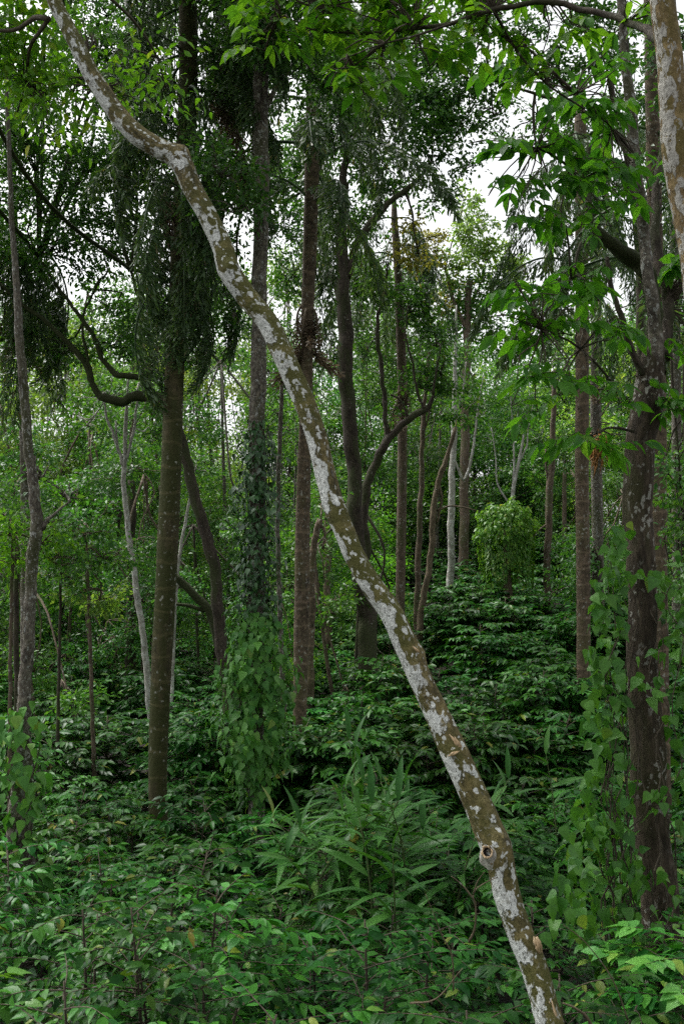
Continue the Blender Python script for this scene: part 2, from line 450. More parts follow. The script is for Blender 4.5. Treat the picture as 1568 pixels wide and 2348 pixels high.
# ------------------------------------------------------------------ ground
def build_ground():
    xs = np.concatenate((np.linspace(-400, -40, 12), np.linspace(-36, 36, 97), np.linspace(40, 400, 12)))
    ys = np.concatenate((np.linspace(-400, -12, 10), np.linspace(-10, 70, 121), np.linspace(76, 500, 14)))
    X, Y = np.meshgrid(xs, ys)
    Z = ground_z(X, np.clip(Y, -20, 90)) if True else 0
    Z = np.where(np.abs(X) > 36, np.minimum(Z, 6), Z)
    V = np.stack((X, Y, Z), -1).reshape(-1, 3)
    ny, nx = X.shape
    i = np.arange(ny * nx).reshape(ny, nx)
    T = np.concatenate((np.stack((i[:-1, :-1], i[:-1, 1:], i[1:, 1:]), -1).reshape(-1, 3), np.stack((i[:-1, :-1], i[1:, 1:], i[1:, :-1]), -1).reshape(-1, 3)))
    o = link('ground', make_mesh('ground', V, T, None, None, True, ground_mat()))
    tag(o, 'dark brown forest floor of soil and leaf litter under the bushes', 'ground', kind='structure')
build_ground()

# ------------------------------------------------------------------ generic tree pieces
def pix(pts, d):
    """[(u, v, width)] or [(u, v, width, depth)] -> world points and radii"""
    p, r = [], []
    for q in pts:
        dd = q[3] if len(q) > 3 else d
        p.append(P(q[0], q[1], dd)); r.append(q[2] * dd / F / 2)
    return np.array(p), np.array(r)

def to_ground(p, r, flare=1.25):
    """carry the foot of a stem (last point) down into the ground"""
    a, b = p[-1], p[-2]
    gz = float(ground_z(a[0], a[1]))
    if a[2] > gz - .1:
        k = a - b; k = k / max(.05, -k[2]) if k[2] < -.05 else np.array((0, 0, -1.0))
        k[:2] = np.clip(k[:2], -.35, .35)
        h = a[2] - gz + .15
        q = a + np.array((k[0] * h, k[1] * h, -h))
        p = np.vstack((p, q)); r = np.append(r, r[-1] * flare)
    return p, r

def blob(L, rng, c, R, size, count, flat=.32, nclump=None, droop=.35):
    """leaves of one bough: clumps spread through an ellipsoid, each a loose tilted spray"""
    mR = R.mean()
    rc = max(.22, .34 * mR)
    nc = nclump or int(np.clip(count / 55, 6, 26))
    g = unit(rng.normal(0, 1, (nc, 3))) * (rng.random((nc, 1)) ** .45)
    cc = c + g * R
    wts = rng.uniform(.35, 1.65, nc); wts /= wts.sum()
    for k in range(nc):
        n = int(count * wts[k]) + 1
        tilt = unit(np.array((0, 0, 1.0)) + .45 * rng.normal(0, 1, 3) + .3 * g[k])
        q = rng.normal(0, 1, (n, 3)) * rc * .62
        q = q - (q @ tilt)[:, None] * tilt * (1 - flat)
        out = unit(q + .3 * rc * g[k])
        dr = out + .55 * rng.normal(0, 1, (n, 3)) - np.array((0, 0, droop))
        nr = tilt + .55 * rng.normal(0, 1, (n, 3))
        L.add(cc[k] + q, dr, nr, size * rng.uniform(.65, 1.25, n))
    return cc

def limb(acc, a, b, r0, r1, rng, sides=5, bend=.12, step=.5):
    a = np.asarray(a); b = np.asarray(b); L = np.linalg.norm(b - a)
    m1 = a + (b - a) * .35 + rng.normal(0, 1, 3) * bend * L * .5 + np.array((0, 0, .05 * L))
    m2 = a + (b - a) * .7 + rng.normal(0, 1, 3) * bend * L * .5 + np.array((0, 0, .07 * L))
    acc.add(*tube((a, m1, m2, b), (r0, r0 * .75 + r1 * .25, (r0 + r1) * .45, r1), sides, step))

DENS = 2.05
def make_tree(name, label, cat, trunk, d, bark, limbs=(), blobs=(), leaf='mid', size=.12, cov=1.5, rough=.03, sides=12, step=.12, ring=None, group=None,
              limb_bark=None, over=(), seed=0, twigs=True, wscale=1.0, ground=True, flutes=0., tpl=None, anchor=None):
    rng = np.random.default_rng(1000 + seed)
    p, r = pix(trunk, d); r = r * wscale
    if ground: p, r = to_ground(p, r)
    base = p[-1].copy()
    root = empty(name, base, label, cat, group)
    a = Acc(); a.add(*tube(p[::-1], r[::-1], sides, step, rough, rng, ring, flutes=flutes))
    a.build('trunk', M[bark], root, base)
    ends = [p[0]]
    for lb in limbs:
        q, s = pix(lb, d); s = s * wscale
        b = Acc(); b.add(*tube(q, s, max(6, sides - 3), step, rough * 1.4, rng)); b.build('limb', M[limb_bark or bark], root, base)
        ends.append(q[-1]); ends.append(q[len(q) // 2])
    if anchor: ends += [P(*q) for q in anchor]
    if blobs:
        ends = np.array(ends)
        bylf = {}
        tw = Acc()
        for bl in blobs:
            u, v, ru, rv = bl[:4]
            dd = d + (bl[4] if len(bl) > 4 else 0)
            lf = bl[5] if len(bl) > 5 and bl[5] else leaf
            cv = cov * (bl[6] if len(bl) > 6 else 1)
            c = P(u, v, dd); R = np.array((ru, 0, rv)) * dd / F; R[1] = .5 * (R[0] + R[2])
            lp = size * F / dd
            cnt = int(DENS * cv * math.pi * ru * rv / (lp * lp * .30))
            L = bylf.setdefault(lf, Leaves())
            cc = blob(L, rng, c, R, size, cnt)
            if twigs:
                e = ends[np.argmin(np.linalg.norm(ends - c, axis=1))]
                cl = c - np.array((0, 0, R[2] * .3))
                limb(tw, e, cl, min(.035, max(.015, .010 * np.linalg.norm(e - c))), .012, rng)
                for k in range(min(len(cc), 10)): limb(tw, cl if k % 2 else (cl + e) / 2 * .4 + cl * .6, cc[k], .012, .005, rng, 4)
        for (x, y, z, rx, ry, rz, cv) in over:  # unseen canopy above the frame, added to shade the bushes below
            L = bylf.setdefault(leaf, Leaves()); c = np.array((x, y, z), float); R = np.array((rx, ry, rz), float)
            cc = blob(L, rng, c, R, .15, int(cv * math.pi * rx * ry / (.15 * .15 * .3)), nclump=40)
            e = ends[np.argmin(np.linalg.norm(ends - c, axis=1))]
            limb(tw, e, c, .03, .015, rng, 6)
            for q in cc[:14]: limb(tw, c, q, .014, .006, rng, 4)
        tag(tw.build('branches', M[limb_bark or bark], root, base), kind='stuff')
        for lf, L in bylf.items():
            t = tpl or (KITE if size * F / d < 14.5 else LEAF2)
            L.stuff('crown', t, M[lf], root, base)
    return root

# ------------------------------------------------------------------ the leaning trunk in the foreground
A_PTS = [(60, -260, 40), (95, -110, 42), (118, -30, 43), (135, 20, 44), (180, 110, 48), (225, 195, 52), (270, 265, 57), (320, 310, 60), (375, 343, 62), (412, 368, 66), (440, 425, 62), (475, 490, 60),
         (505, 560, 62), (525, 620, 68), (560, 670, 64), (610, 735, 64), (650, 810, 66), (685, 890, 66), (715, 975, 63), (740, 1060, 62), (765, 1160, 67), (795, 1230, 62),
         (840, 1320, 64), (890, 1400, 70), (930, 1480, 74), (965, 1560, 72), (1000, 1640, 76), (1040, 1720, 82), (1080, 1800, 83), (1110, 1880, 87), (1135, 1945, 92), (1152, 2010, 82),
         (1180, 2110, 80), (1215, 2200, 82), (1245, 2290, 82), (1268, 2360, 86), (1296, 2450, 92), (1400, 2850, 105), (1480, 3225, 140), (1580, 3680, 170)]
def depth_a(v): return 3.7 + 1.5 * np.clip((2400 - v) / 2600, 0, 1.1)
def leaning_tree():
    rng = np.random.default_rng(5)
    pts = [(u, v, w_, float(depth_a(v))) for u, v, w_ in A_PTS]
    p, r = pix(pts, 4); r = r * .76
    base = p[-1].copy()
    root = empty('leaning_tree', base, 'slender leaning tree with white lichen patches crossing the view diagonally', 'tree')
    P2, R2 = p[::-1], r[::-1]
    C, _ = spline(P2, R2, .025)
    Ls = np.concatenate(((0,), np.cumsum(np.linalg.norm(np.diff(C, axis=0), axis=1))))
    def at(u, v):
        q = P(u, v, float(depth_a(v))); i = int(np.argmin(np.linalg.norm(C - q, axis=1))); return Ls[i], C[i]
    bumps = []
    for (u, v, a0, amp, sl, sa) in ((412, 350, 4.0, .022, .03, .6), (497, 632, 3.3, .02, .035, .6), (945, 1495, 4.7, .012, .03, .7), (745, 1185, 3.6, .012, .05, .8),
                                    (1115, 1955, 3.6, .018, .05, .7), (1060, 1705, 5.8, .012, .05, .5), (1245, 2175, 5.9, .012, .04, .5), (640, 800, 0.5, .008, .06, .9)):
        bumps.append((at(u, v)[0], a0, amp, sl, sa))
    a = Acc(); a.add(*tube(P2, R2, 44, .018, .016, rng, None, bumps))
    a.build('trunk', M['mottled'], root, base)
    # hollow stub of a lost branch
    c = P(1120, 1956, float(depth_a(1956)) - .046)
    ax = unit(P(1098, 1940, float(depth_a(1940)) - .16) - c)
    x1 = unit(np.cross(ax, (0, 0, 1.0))); x2 = np.cross(x1, ax)
    def lathe(prof, nm, mat, jag=.0):
        an = np.linspace(0, 2 * math.pi, 22, endpoint=False); k = rng.normal(0, 1, 22); k = (k + np.roll(k, 1)) * .6
        V = np.array([c + ax * (o_ + jag * k[i] * (.3 + (o_ > .018))) + (x1 * math.cos(t) * .82 + x2 * math.sin(t)) * r_ * (1 + .10 * math.sin(2 * t + 1) + .07 * k[i]) for o_, r_ in prof for i, t in enumerate(an)])
        ix = np.arange(len(V)).reshape(len(prof), 22); n0, n1 = ix[:-1], np.roll(ix[:-1], -1, 1); m0, m1 = ix[1:], np.roll(ix[1:], -1, 1)
        T = np.concatenate((np.stack((n0, n1, m1), -1).reshape(-1, 3), np.stack((n0, m1, m0), -1).reshape(-1, 3)))
        z = Acc(); z.add(V, T); return z.build(nm, mat, root, base)
    lathe([(-.035, .060), (-.014, .049), (0, .039), (.012, .032), (.021, .029), (.026, .0275)], 'branch_stub', M['ochre'], .003)
    lathe([(.026, .0275), (.031, .025), (.029, .021), (.020, .018)], 'stub_rim', M['wood'], .006)
    lathe([(.020, .0181), (.006, .015), (-.008, .011), (-.010, .001)], 'stub_hollow', M['hollow'], .004)
    # torn bark showing pale wood
    def wound(u0, v0, u1, v1, wpx, seed, n=5):
        rg = np.random.default_rng(seed); s = Acc()
        for k in range(n):
            t0, t1 = sorted(rg.uniform(0, 1, 2)); t0 *= .5; t1 = .5 + .5 * t1
            off = rg.normal(0, wpx * .3)
            q = [P(u0 + (u1 - u0) * t + off, v0 + (v1 - v0) * t, float(depth_a(v0)) - .047 - .010 * math.sin(t * 3.1) - .002 * k) for t in (t0, (t0 + t1) / 2, t1)]
            s.add(*tube(q, (.001, wpx * .0008 * rg.uniform(.6, 1.2), .0012), 7, .01, .12, rg))
        s.build('torn_bark', M['wood'], root, base)
    wound(1030, 1680, 1060, 1724, 11, 1, 7)
    wound(1026, 1734, 1054, 1722, 8, 2, 5)
    wound(1226, 2146, 1238, 2192, 11, 3, 7)
    wound(1258, 2290, 1284, 2380, 9, 4, 5)
    wound(944, 1478, 966, 1500, 5, 8, 3)
    # upper boughs with fresh bright leaves
    b = Acc(); L = Leaves()
    top = p[0]
    br = [[(112, 45, 14, 5.1), (80, 40, 12, 5.2), (30, 70, 9, 5.4), (-60, 60, 8, 5.6)], [(112, 45, 11, 5.1), (70, 110, 8, 5.5), (60, 190, 6, 5.9), (40, 260, 4, 6.0)],
          [(100, -80, 12, 5.1), (180, -60, 10, 5.4), (300, 40, 7, 5.8), (360, 130, 5, 6.0), (380, 200, 3, 6.1)], [(100, -80, 12, 5.1), (0, -120, 10, 5.4), (-120, -60, 8, 5.8)], [(150, 60, 8, 5.1), (200, 120, 6, 5.4), (230, 200, 4, 5.6)]]
    for q in br:
        pp, rr = pix(q, 5); b.add(*tube(pp, rr, 7, .08, .03, rng))
    for (u, v, ru, rv, dd, k) in ((30, 40, 90, 60, 5.6, 1.5), (90, 120, 90, 60, 5.8, 1.3), (30, 190, 60, 70, 5.9, 1.3), (150, 200, 70, 50, 5.7, 1.), (330, 128, 75, 26, 6., .9), (355, 185, 55, 36, 6.1, .8),
                                  (205, 70, 50, 35, 5.5, .5), (260, 200, 40, 40, 5.7, .6), (-90, 80, 110, 120, 5.8, 1.2), (60, -80, 150, 70, 5.5, 1.2), (120, 265, 80, 40, 5.8, .6), (290, 235, 40, 30, 5.8, .5)):
        c = P(u, v, dd); R = np.array((ru, (ru + rv) / 2, rv)) * dd / F
        lp = .058 * F / dd
        cc = blob(L, rng, c, R, .060, int(k * 2.4 * math.pi * ru * rv / (lp * lp * .3)), nclump=12)
        ends = np.vstack([pix(q, 5)[0][1:] for q in br])
        e = ends[np.argmin(np.linalg.norm(ends - c, axis=1))]
        for q in cc: limb(b, e, q, .005, .002, rng, 4, step=.2)
    tag(b.build('bough', M['twig'], root, base), kind='stuff')
    ms = [single(LEAF4, 'bright_leaf', M['bright']), single(LEAF4, 'yellow_leaf', M['yellow'])]
    L.split(ms, M['bright'], root, base, 280, LEAF4)
leaning_tree()

# ------------------------------------------------------------------ pinnate sprays of large leaves
def pinnate(L, acc, rng, base, dr, length, pairs, size, droop=.6):
    dr = unit(dr); pts = [np.asarray(base, float)]; v = dr.copy()
    seg = length / 6
    for k in range(6):
        v = unit(v + np.array((0, 0, -droop * .16)) + .05 * rng.normal(0, 1, 3)); pts.append(pts[-1] + v * seg)
    pts = np.array(pts)
    acc.add(*tube(pts, np.linspace(.0035, .0012, 7), 4, seg * 1.1))
    side = unit(np.cross(dr, (0, 0, 1.0)) + 1e-5)
    for k in range(pairs):
        t = .3 + .68 * k / max(1, pairs - 1) * .95
        x = t * 6; i = min(5, int(x)); q = pts[i] + (pts[i + 1] - pts[i]) * (x - i); ax = unit(pts[i + 1] - pts[i])
        for s in (-1, 1):
            d2 = ax * .75 + s * side * 1.0 + np.array((0, 0, -.35)) + .18 * rng.normal(0, 1, 3)
            L.add(q, d2, np.array((0, 0, 1.0)) + .35 * rng.normal(0, 1, 3) + .2 * s * side, size * rng.uniform(.75, 1.15) * (.75 + .5 * t))
    L.add(pts[-1], unit(pts[-1] - pts[-2]) + np.array((0, 0, -.3)), np.array((0, 0, 1.0)) + .3 * rng.normal(0, 1, 3), size * 1.15)

def spray_blob(L, acc, rng, blob_, ends, size, pairs, cov, length):
    u, v, ru, rv, dd = blob_[:5]
    c = P(u, v, dd); R = np.array((ru, (ru + rv) / 2, rv)) * dd / F
    lp = size * F / dd
    n = max(2, int(cov * math.pi * ru * rv / (lp * lp * .3) / (2 * pairs + 1)))
    e = ends[np.argmin(np.linalg.norm(ends - c, axis=1))]
    for k in range(n):
        g = unit(rng.normal(0, 1, 3)) * rng.random() ** .5
        q = c + g * R * .8
        h = unit(np.array((q[0] - e[0], q[1] - e[1], 0)) + .35 * rng.normal(0, 1, 3) * (1, 1, .2)) + np.array((0, 0, .15))
        b0 = q - unit(h) * length * .5
        limb(acc, e, b0, .006, .0035, rng, 4, .1, .2)
        pinnate(L, acc, rng, b0, h, length * rng.uniform(.8, 1.2), pairs, size)

def right_tree():
    d = 7.0
    rng = np.random.default_rng(21)
    tr = [(1497, 800, 56), (1492, 870, 74), (1480, 940, 84), (1467, 1020, 78), (1463, 1120, 78), (1466, 1250, 72), (1468, 1400, 74), (1474, 1550, 80), (1483, 1700, 92), (1494, 1850, 94), (1503, 2000, 92), (1512, 2130, 98), (1517, 2220, 110), (1520, 2310, 135)]
    p, r = pix(tr, d); r = r * .86; p, r = to_ground(p, r, 1.2); base = p[-1].copy()
    root = empty('rough_barked_tree', base, 'big forked tree with rough brown bark and climbing vine at right', 'tree')
    a = Acc(); a.add(*tube(p[::-1], r[::-1], 36, .045, .022, rng, flutes=.02, bumps=((3.55, 0.2, .05, .12, .6),))); a.build('trunk', M['rough'], root, base)
    def stem(pts, bark, nm, sides=18, rough=.03, dd=d):
        q, s = pix(pts, dd); s = s * .76; b = Acc(); b.add(*tube(q, s, sides, .05, rough, rng)); b.build(nm, M[bark], root, base); return q
    stem([(1500, 860, 54, 6.98), (1502, 780, 46, 6.96), (1498, 730, 37, 6.93), (1487, 640, 36, 6.92), (1478, 560, 35), (1464, 440, 33), (1450, 300, 34), (1440, 200, 30), (1430, 90, 28), (1420, -20, 27), (1405, -200, 24)], 'pale', 'stem')
    stem([(1505, 850, 50, 7.05), (1502, 740, 44, 7.15), (1490, 660, 48, 7.18), (1465, 600, 50, 7.2), (1420, 575, 44, 7.15), (1380, 545, 36, 7.1), (1355, 510, 24, 7.1), (1345, 440, 18, 7.2), (1350, 330, 12, 7.3)], 'mossy_bark', 'limb', 16, .06)
    stem([(1515, 820, 44, 7.2), (1530, 760, 36, 7.3), (1528, 690, 34, 7.4), (1510, 600, 30, 7.5), (1500, 500, 26, 7.6), (1512, 380, 22, 7.8), (1530, 200, 18, 8.0)], 'dark_bark', 'limb', 14, .05)
    stem([(1470, 860, 22, 6.95), (1440, 780, 20, 6.9), (1420, 720, 18, 6.9), (1400, 650, 15, 6.9), (1390, 590, 12, 6.9)], 'dark_bark', 'branch', 10, .05)
    stem([(1448, 930, 12, 6.9), (1420, 900, 10, 6.8), (1380, 850, 8, 6.7), (1330, 800, 7, 6.5), (1260, 760, 5, 6.3), (1180, 730, 3, 6.2)], 'dark_bark', 'branch', 8, .04)
    stem([(1380, 545, 12, 7.1), (1330, 560, 10, 6.8), (1310, 640, 8, 6.6), (1295, 520, 6, 6.4), (1240, 500, 4, 6.3)], 'dark_bark', 'branch', 8, .04)
    stem([(1452, 990, 10, 6.9), (1400, 980, 8, 6.7), (1350, 1000, 6, 6.5), (1300, 1010, 4, 6.4)], 'dark_bark', 'branch', 8, .04)
    stem([(1455, 360, 12, 6.95), (1400, 290, 10, 6.7), (1320, 215, 9, 6.6), (1230, 130, 7, 6.5), (1150, 60, 5, 6.5)], 'dark_bark', 'branch', 8, .04)
    stem([(1345, 440, 12, 7.1), (1300, 380, 9, 6.7), (1230, 340, 6, 6.4), (1170, 340, 4, 6.3)], 'dark_bark', 'branch', 8, .04)
    # dark swollen scar on the right side of the fork
    ends = np.array([P(*q) for q in ((1390, 600, 6.9), (1330, 800, 6.5), (1240, 755, 6.3), (1310, 640, 6.6), (1350, 1000, 6.5), (1300, 380, 6.7), (1230, 340, 6.4), (1320, 215, 6.6), (1400, 290, 6.7), (1345, 440, 7.1), (1512, 420, 7.7), (1520, 700, 7.4), (1500, 930, 7.0), (1420, 900, 6.8))])
    L = Leaves(); b = Acc()
    for bl in ((1180, 320, 70, 50, 6.3), (1260, 300, 90, 60, 6.4), (1360, 260, 80, 70, 6.6), (1200, 400, 90, 45, 6.3), (1330, 400, 110, 70, 6.5), (1420, 400, 60, 90, 6.7), (1250, 470, 70, 40, 6.3), (1330, 490, 70, 40, 6.6),
               (1240, 640, 100, 45, 6.3), (1340, 640, 80, 60, 6.5), (1180, 720, 80, 40, 6.2), (1290, 730, 90, 45, 6.4), (1400, 740, 50, 70, 6.6), (1230, 850, 90, 40, 6.2), (1320, 860, 80, 50, 6.4), (1200, 920, 50, 30, 6.2),
               (1310, 990, 60, 40, 6.3), (1380, 1010, 60, 45, 6.5), (1410, 900, 40, 60, 6.6), (1535, 900, 45, 70, 6.8), (1555, 600, 50, 60, 7.3), (1545, 400, 40, 80, 7.6), (1300, 200, 80, 40, 6.6), (1180, 130, 80, 40, 6.5), (1540, 780, 40, 40, 7.0), (1640, 640, 80, 200, 7.5), (1400, 130, 60, 50, 6.7)):
        spray_blob(L, b, rng, bl, ends, .115, 4, 2.1, .36)
    tag(b.build('twigs', M['twig'], root, base), kind='stuff')
    ms = [single(t, 'large_leaf', M['large']) for t in (COFFEE, COFFEE2, COFFEE3)]
    L.split(ms, M['large'], root, base, 295, LEAF4)
    return root
right_tree()

def ochre_tree():
    d = 4.6
    rng = np.random.default_rng(22)
    tr = [(1480, -300, 50), (1500, -120, 54), (1517, 0, 56), (1532, 120, 58), (1546, 300, 60), (1563, 430, 62), (1592, 600, 66), (1625, 900, 70), (1660, 1400, 80), (1680, 2000, 92), (1690, 2600, 110), (1695, 2850, 140)]
    p, r = pix(tr, d); base = p[-1].copy()
    root = empty('ochre_barked_tree', base, 'ochre and white mottled tree trunk leaving the frame at upper right', 'tree')
    a = Acc(); a.add(*tube(p[::-1], r[::-1], 30, .04, .018, rng)); a.build('trunk', M['ochre'], root, base)
    def br(pts):
        q, s = pix(pts, 5.3); b = Acc(); b.add(*tube(q, s, 9, .06, .04, rng)); b.build('branch', M['dark_bark'], root, base); return q
    e = [br([(1515, 95, 22, 4.6), (1480, 70, 20, 4.8), (1440, 50, 16, 5.0), (1350, 25, 14, 5.2), (1250, 5, 13, 5.3), (1130, 22, 12, 5.3), (1040, 52, 10, 5.3), (950, 66, 9, 5.4), (830, 76, 7, 5.4), (720, 68, 4, 5.4), (640, 40, 3, 5.4)]),
         br([(1040, 52, 6, 5.3), (960, 80, 5, 5.2), (880, 100, 4, 5.1), (800, 130, 3, 5.1)]), br([(1130, 22, 8, 5.3), (1180, 110, 6, 5.5), (1250, 190, 5, 5.6), (1340, 250, 4, 5.7)]), br([(830, 76, 4, 5.4), (740, 20, 3, 5.4), (640, -20, 2, 5.4)])]
    ends = np.vstack(e)
    L = Leaves(); b = Acc()
    for bl in ((600, 25, 55, 40, 5.4), (585, 80, 45, 25, 5.3), (660, 60, 70, 40, 5.4), (760, 40, 90, 50, 5.4), (850, 110, 90, 50, 5.2), (790, 150, 60, 35, 5.1), (850, 175, 60, 25, 5.1), (930, 40, 90, 40, 5.4), (1000, 100, 60, 30, 5.3), (1080, 50, 70, 40, 5.4),
               (1180, 70, 60, 40, 5.5), (1230, 160, 60, 40, 5.6), (750, -60, 250, 60, 5.5), (1100, -60, 200, 50, 5.5), (1300, 60, 60, 40, 5.5), (1450, 20, 50, 40, 5.0), (900, 0, 120, 40, 5.6)):
        spray_blob(L, b, rng, bl, ends, .088, 3, 2.4, .25)
    tag(b.build('twigs', M['twig'], root, base), kind='stuff')
    ms = [single(COFFEE2, 'overhanging_leaf', M['bright']), single(BROAD, 'overhanging_leaf', M['large']), single(COFFEE, 'overhanging_leaf', M['bright'])]
    L.split(ms, M['bright'], root, base, 295, LEAF4)
ochre_tree()

# ------------------------------------------------------------------ palms with ragged hanging fronds
def frond_mesh(seed, mat, length=2.6, sag=1.0, sec=.66, leaf=.165, nsec=26):
    rng = np.random.default_rng(seed)
    pts = [np.zeros(3)]; v = unit(np.array((1, 0, .75)))
    for k in range(12):
        v = unit(v + np.array((0, 0, -.19 * sag)) + .02 * rng.normal(0, 1, 3)); pts.append(pts[-1] + v * length / 12)
    pts = np.array(pts)
    st = Acc(); st.add(*tube(pts, np.linspace(.03, .006, 13), 5, length / 12 * 1.1))
    L = Leaves()
    for k in range(nsec):
        t = .2 + .8 * k / nsec; x = t * 12; i = min(11, int(x)); q = pts[i] + (pts[i + 1] - pts[i]) * (x - i); ax = unit(pts[i + 1] - pts[i])
        for s in (-1, 1):
            sl = sec * (1 - .55 * abs(t - .5)) * rng.uniform(.7, 1.15)
            dv = unit(ax * .5 + np.array((0, s * .75, -.35)) + .15 * rng.normal(0, 1, 3))
            sp = [q]
            for j in range(5):
                dv = unit(dv + np.array((0, 0, -.28))); sp.append(sp[-1] + dv * sl / 5)
            sp = np.array(sp); st.add(*tube(sp, np.linspace(.005, .0015, 6), 3, sl / 5 * 1.1, cap=False))
            for j in range(13):
                y = .1 + .9 * j / 13; xx = y * 5; ii = min(4, int(xx)); b = sp[ii] + (sp[ii + 1] - sp[ii]) * (xx - ii); a2 = unit(sp[ii + 1] - sp[ii])
                sd_ = unit(np.cross(a2, rng.normal(0, 1, 3)))
                L.add(b, a2 * .6 + sd_ * .75 + np.array((0, 0, -.75)), rng.normal(0, 1, 3) + np.array((.2, 0, .4)), leaf * rng.uniform(.7, 1.25))
    p, d_, n, z = L.get(); V, T, r = place(FISH, p, d_, n, z)
    st.add(V, T, V * 0, r)
    return st.mesh('frond', mat, tc=True)
FRONDS = [frond_mesh(300 + i, M['palm'], 2.4 + .25 * i, .9 + .15 * i) for i in range(4)]
DEADF = [frond_mesh(400 + i, M['dead_palm'], 1.8 + .2 * i, 1.7, .45, .16, 18) for i in range(2)]

def palm(name, label, trunk, d, bark, fronds, dead=(), ring=(.30, .012), group=None, seed=0, scale=1.0, sides=18, step=.03, rough=.012):
    rng = np.random.default_rng(2000 + seed)
    p, r = pix(trunk, d); p, r = to_ground(p, r, 1.15); base = p[-1].copy()
    p = np.vstack((p[0] + (0, 0, 1.1), p[0] + (0, 0, .55), p)); r = np.concatenate(((.004, r[0] * .55), r))     # the spear of folded young leaves
    root = empty(name, base, label, 'palm tree', group)
    a = Acc(); a.add(*tube(p[::-1], r[::-1], sides, step, rough, rng, ring)); a.build('trunk', M[bark], root, base)
    def put(lst, meshes, nm):
        for k, (u, v, az, tilt, sc) in enumerate(lst):
            o = link(nm, meshes[(k + seed) % len(meshes)], root)
            o.location = Vector(P(u, v, d) - base)
            o.rotation_euler = (rng.normal(0, .15), math.radians(tilt), math.radians(az))
            s = sc * scale; o.scale = (s, s, s * rng.uniform(.9, 1.1))
    put(fronds, FRONDS, 'frond'); put(dead, DEADF, 'dead_frond')
    return root

def ringf(u, vs, n, rng, sc=(.7, 1.1), tilt=(-20, 25)):
    out = []
    for v in vs:
        a0 = rng.uniform(0, 360)
        for k in range(n): out.append((u, v + rng.uniform(-25, 25), a0 + k * 360 / n + rng.uniform(-25, 25), rng.uniform(*tilt), rng.uniform(*sc)))
    return out
rp = np.random.default_rng(77)
palm('fishtail_palm', 'mossy green palm trunk with faint pale rings left of centre', [(430, -350, 36), (430, -100, 40), (432, 60, 42), (432, 200, 44), (425, 330, 42), (415, 500, 40), (408, 650, 38), (405, 760, 42), (399, 900, 45), (394, 1050, 47), (387, 1200, 48), (380, 1350, 48), (371, 1520, 47), (364, 1700, 44), (362, 1820, 42), (366, 1900, 44), (370, 1950, 52)], 12.6, 'palm_green',
     ringf(428, (-250, -120, 0, 110, 220, 330), 5, rp, (.6, .88), (-5, 35)) + ringf(412, (420, 500, 570, 630), 4, rp, (.45, .68), (15, 55)), [(412, 420, 200, 50, .7), (410, 560, 120, 55, .6), (432, 210, 20, 0, .75)], seed=1)
palm('fishtail_palm', 'dark upper palm trunk, ringed brown below, just right of the pepper column', [(730, -250, 30), (722, 100, 33), (716, 350, 34), (711, 550, 32), (706, 700, 29), (704, 830, 27), (701, 950, 29), (697, 1080, 31), (694, 1220, 34), (692, 1400, 36), (689, 1550, 33), (687, 1680, 30), (687, 1750, 30)], 16, 'palm_brown',
     ringf(718, (-150, -20, 110, 240, 360, 480), 4, rp, (.75, 1.15)), [(706, 690, 190, 60, .75), (706, 700, 330, 60, .7), (708, 690, 80, 65, .6), (705, 700, 250, 60, .7)], seed=2)
palm('fishtail_palm', 'slim speckled brown palm stem behind the large leaves, right of centre', [(1330, 300, 28), (1332, 500, 29), (1334, 700, 30), (1334, 900, 31), (1333, 1050, 31), (1335, 1200, 31), (1337, 1350, 32), (1337, 1500, 31), (1338, 1640, 32)], 18, 'palm_brown',
     ringf(1332, (330, 480, 620), 4, rp, (.7, 1.0)), [], seed=3)
palm('fishtail_palm', 'pale grey palm stem with hanging orange fruit strands beside the speckled one', [(1362, 400, 22), (1364, 600, 23), (1366, 800, 24), (1365, 950, 25), (1368, 1150, 26), (1370, 1300, 26), (1371, 1400, 27)], 22, 'pale',
     ringf(1363, (420, 560, 700), 3, rp, (.7, 1.0)), [(1364, 840, 100, 60, .6)], seed=4, ring=(.2, .03))
palm('fishtail_palm', 'smooth tan palm trunk standing close behind the rough-barked right tree', [(1488, -100, 30), (1494, 200, 32), (1502, 600, 34), (1506, 850, 36), (1508, 1000, 38), (1509, 1150, 37), (1510, 1280, 36), (1512, 1500, 38), (1514, 1700, 42)], 13, 'palm_brown',
     ringf(1500, (320, 480, 620), 3, rp, (.7, .9)), [], seed=5, ring=(.35, .02))
palm('fishtail_palm', 'thin far palm stem at right edge behind the vine', [(1545, 500, 22), (1548, 800, 22), (1550, 1000, 22), (1552, 1300, 24)], 24, 'pale', ringf(1546, (520, 650), 3, rp, (.8, 1.0)), [], seed=6, ring=(.2, .03))
palm('fishtail_palm', 'bare grey palm stem under dark drooping fronds in the middle distance', [(904, 500, 15), (912, 620, 19), (918, 760, 21), (922, 900, 22), (922, 1050, 22), (920, 1200, 22), (917, 1390, 22)], 23, 'brown',
     ringf(905, (520, 580, 640), 4, rp, (.65, .95), (0, 35)), [(925, 880, 60, 60, .7), (925, 860, 300, 60, .8)], seed=7, ring=(.22, .03))
def fruit_strands():
    rng = np.random.default_rng(9)
    d = 21.8; a = Acc(); c = P(1366, 1000, d)
    root = empty('fruit_cluster', c, 'orange brown fruit strands hanging on the pale grey palm stem', 'palm fruit')
    for k in range(22):
        q = c + rng.normal(0, .09, 3) + np.array((0, -.12, 0)); l_ = rng.uniform(.4, .9)
        b = Acc(); b.add(*tube((q, q + (rng.normal(0, .05), -.03, -l_ * .5), q + (rng.normal(0, .08), 0, -l_)), (.02, .022, .008), 5, .12, .2, rng)); b.build('strand', M['fruit'], root, c)
fruit_strands()

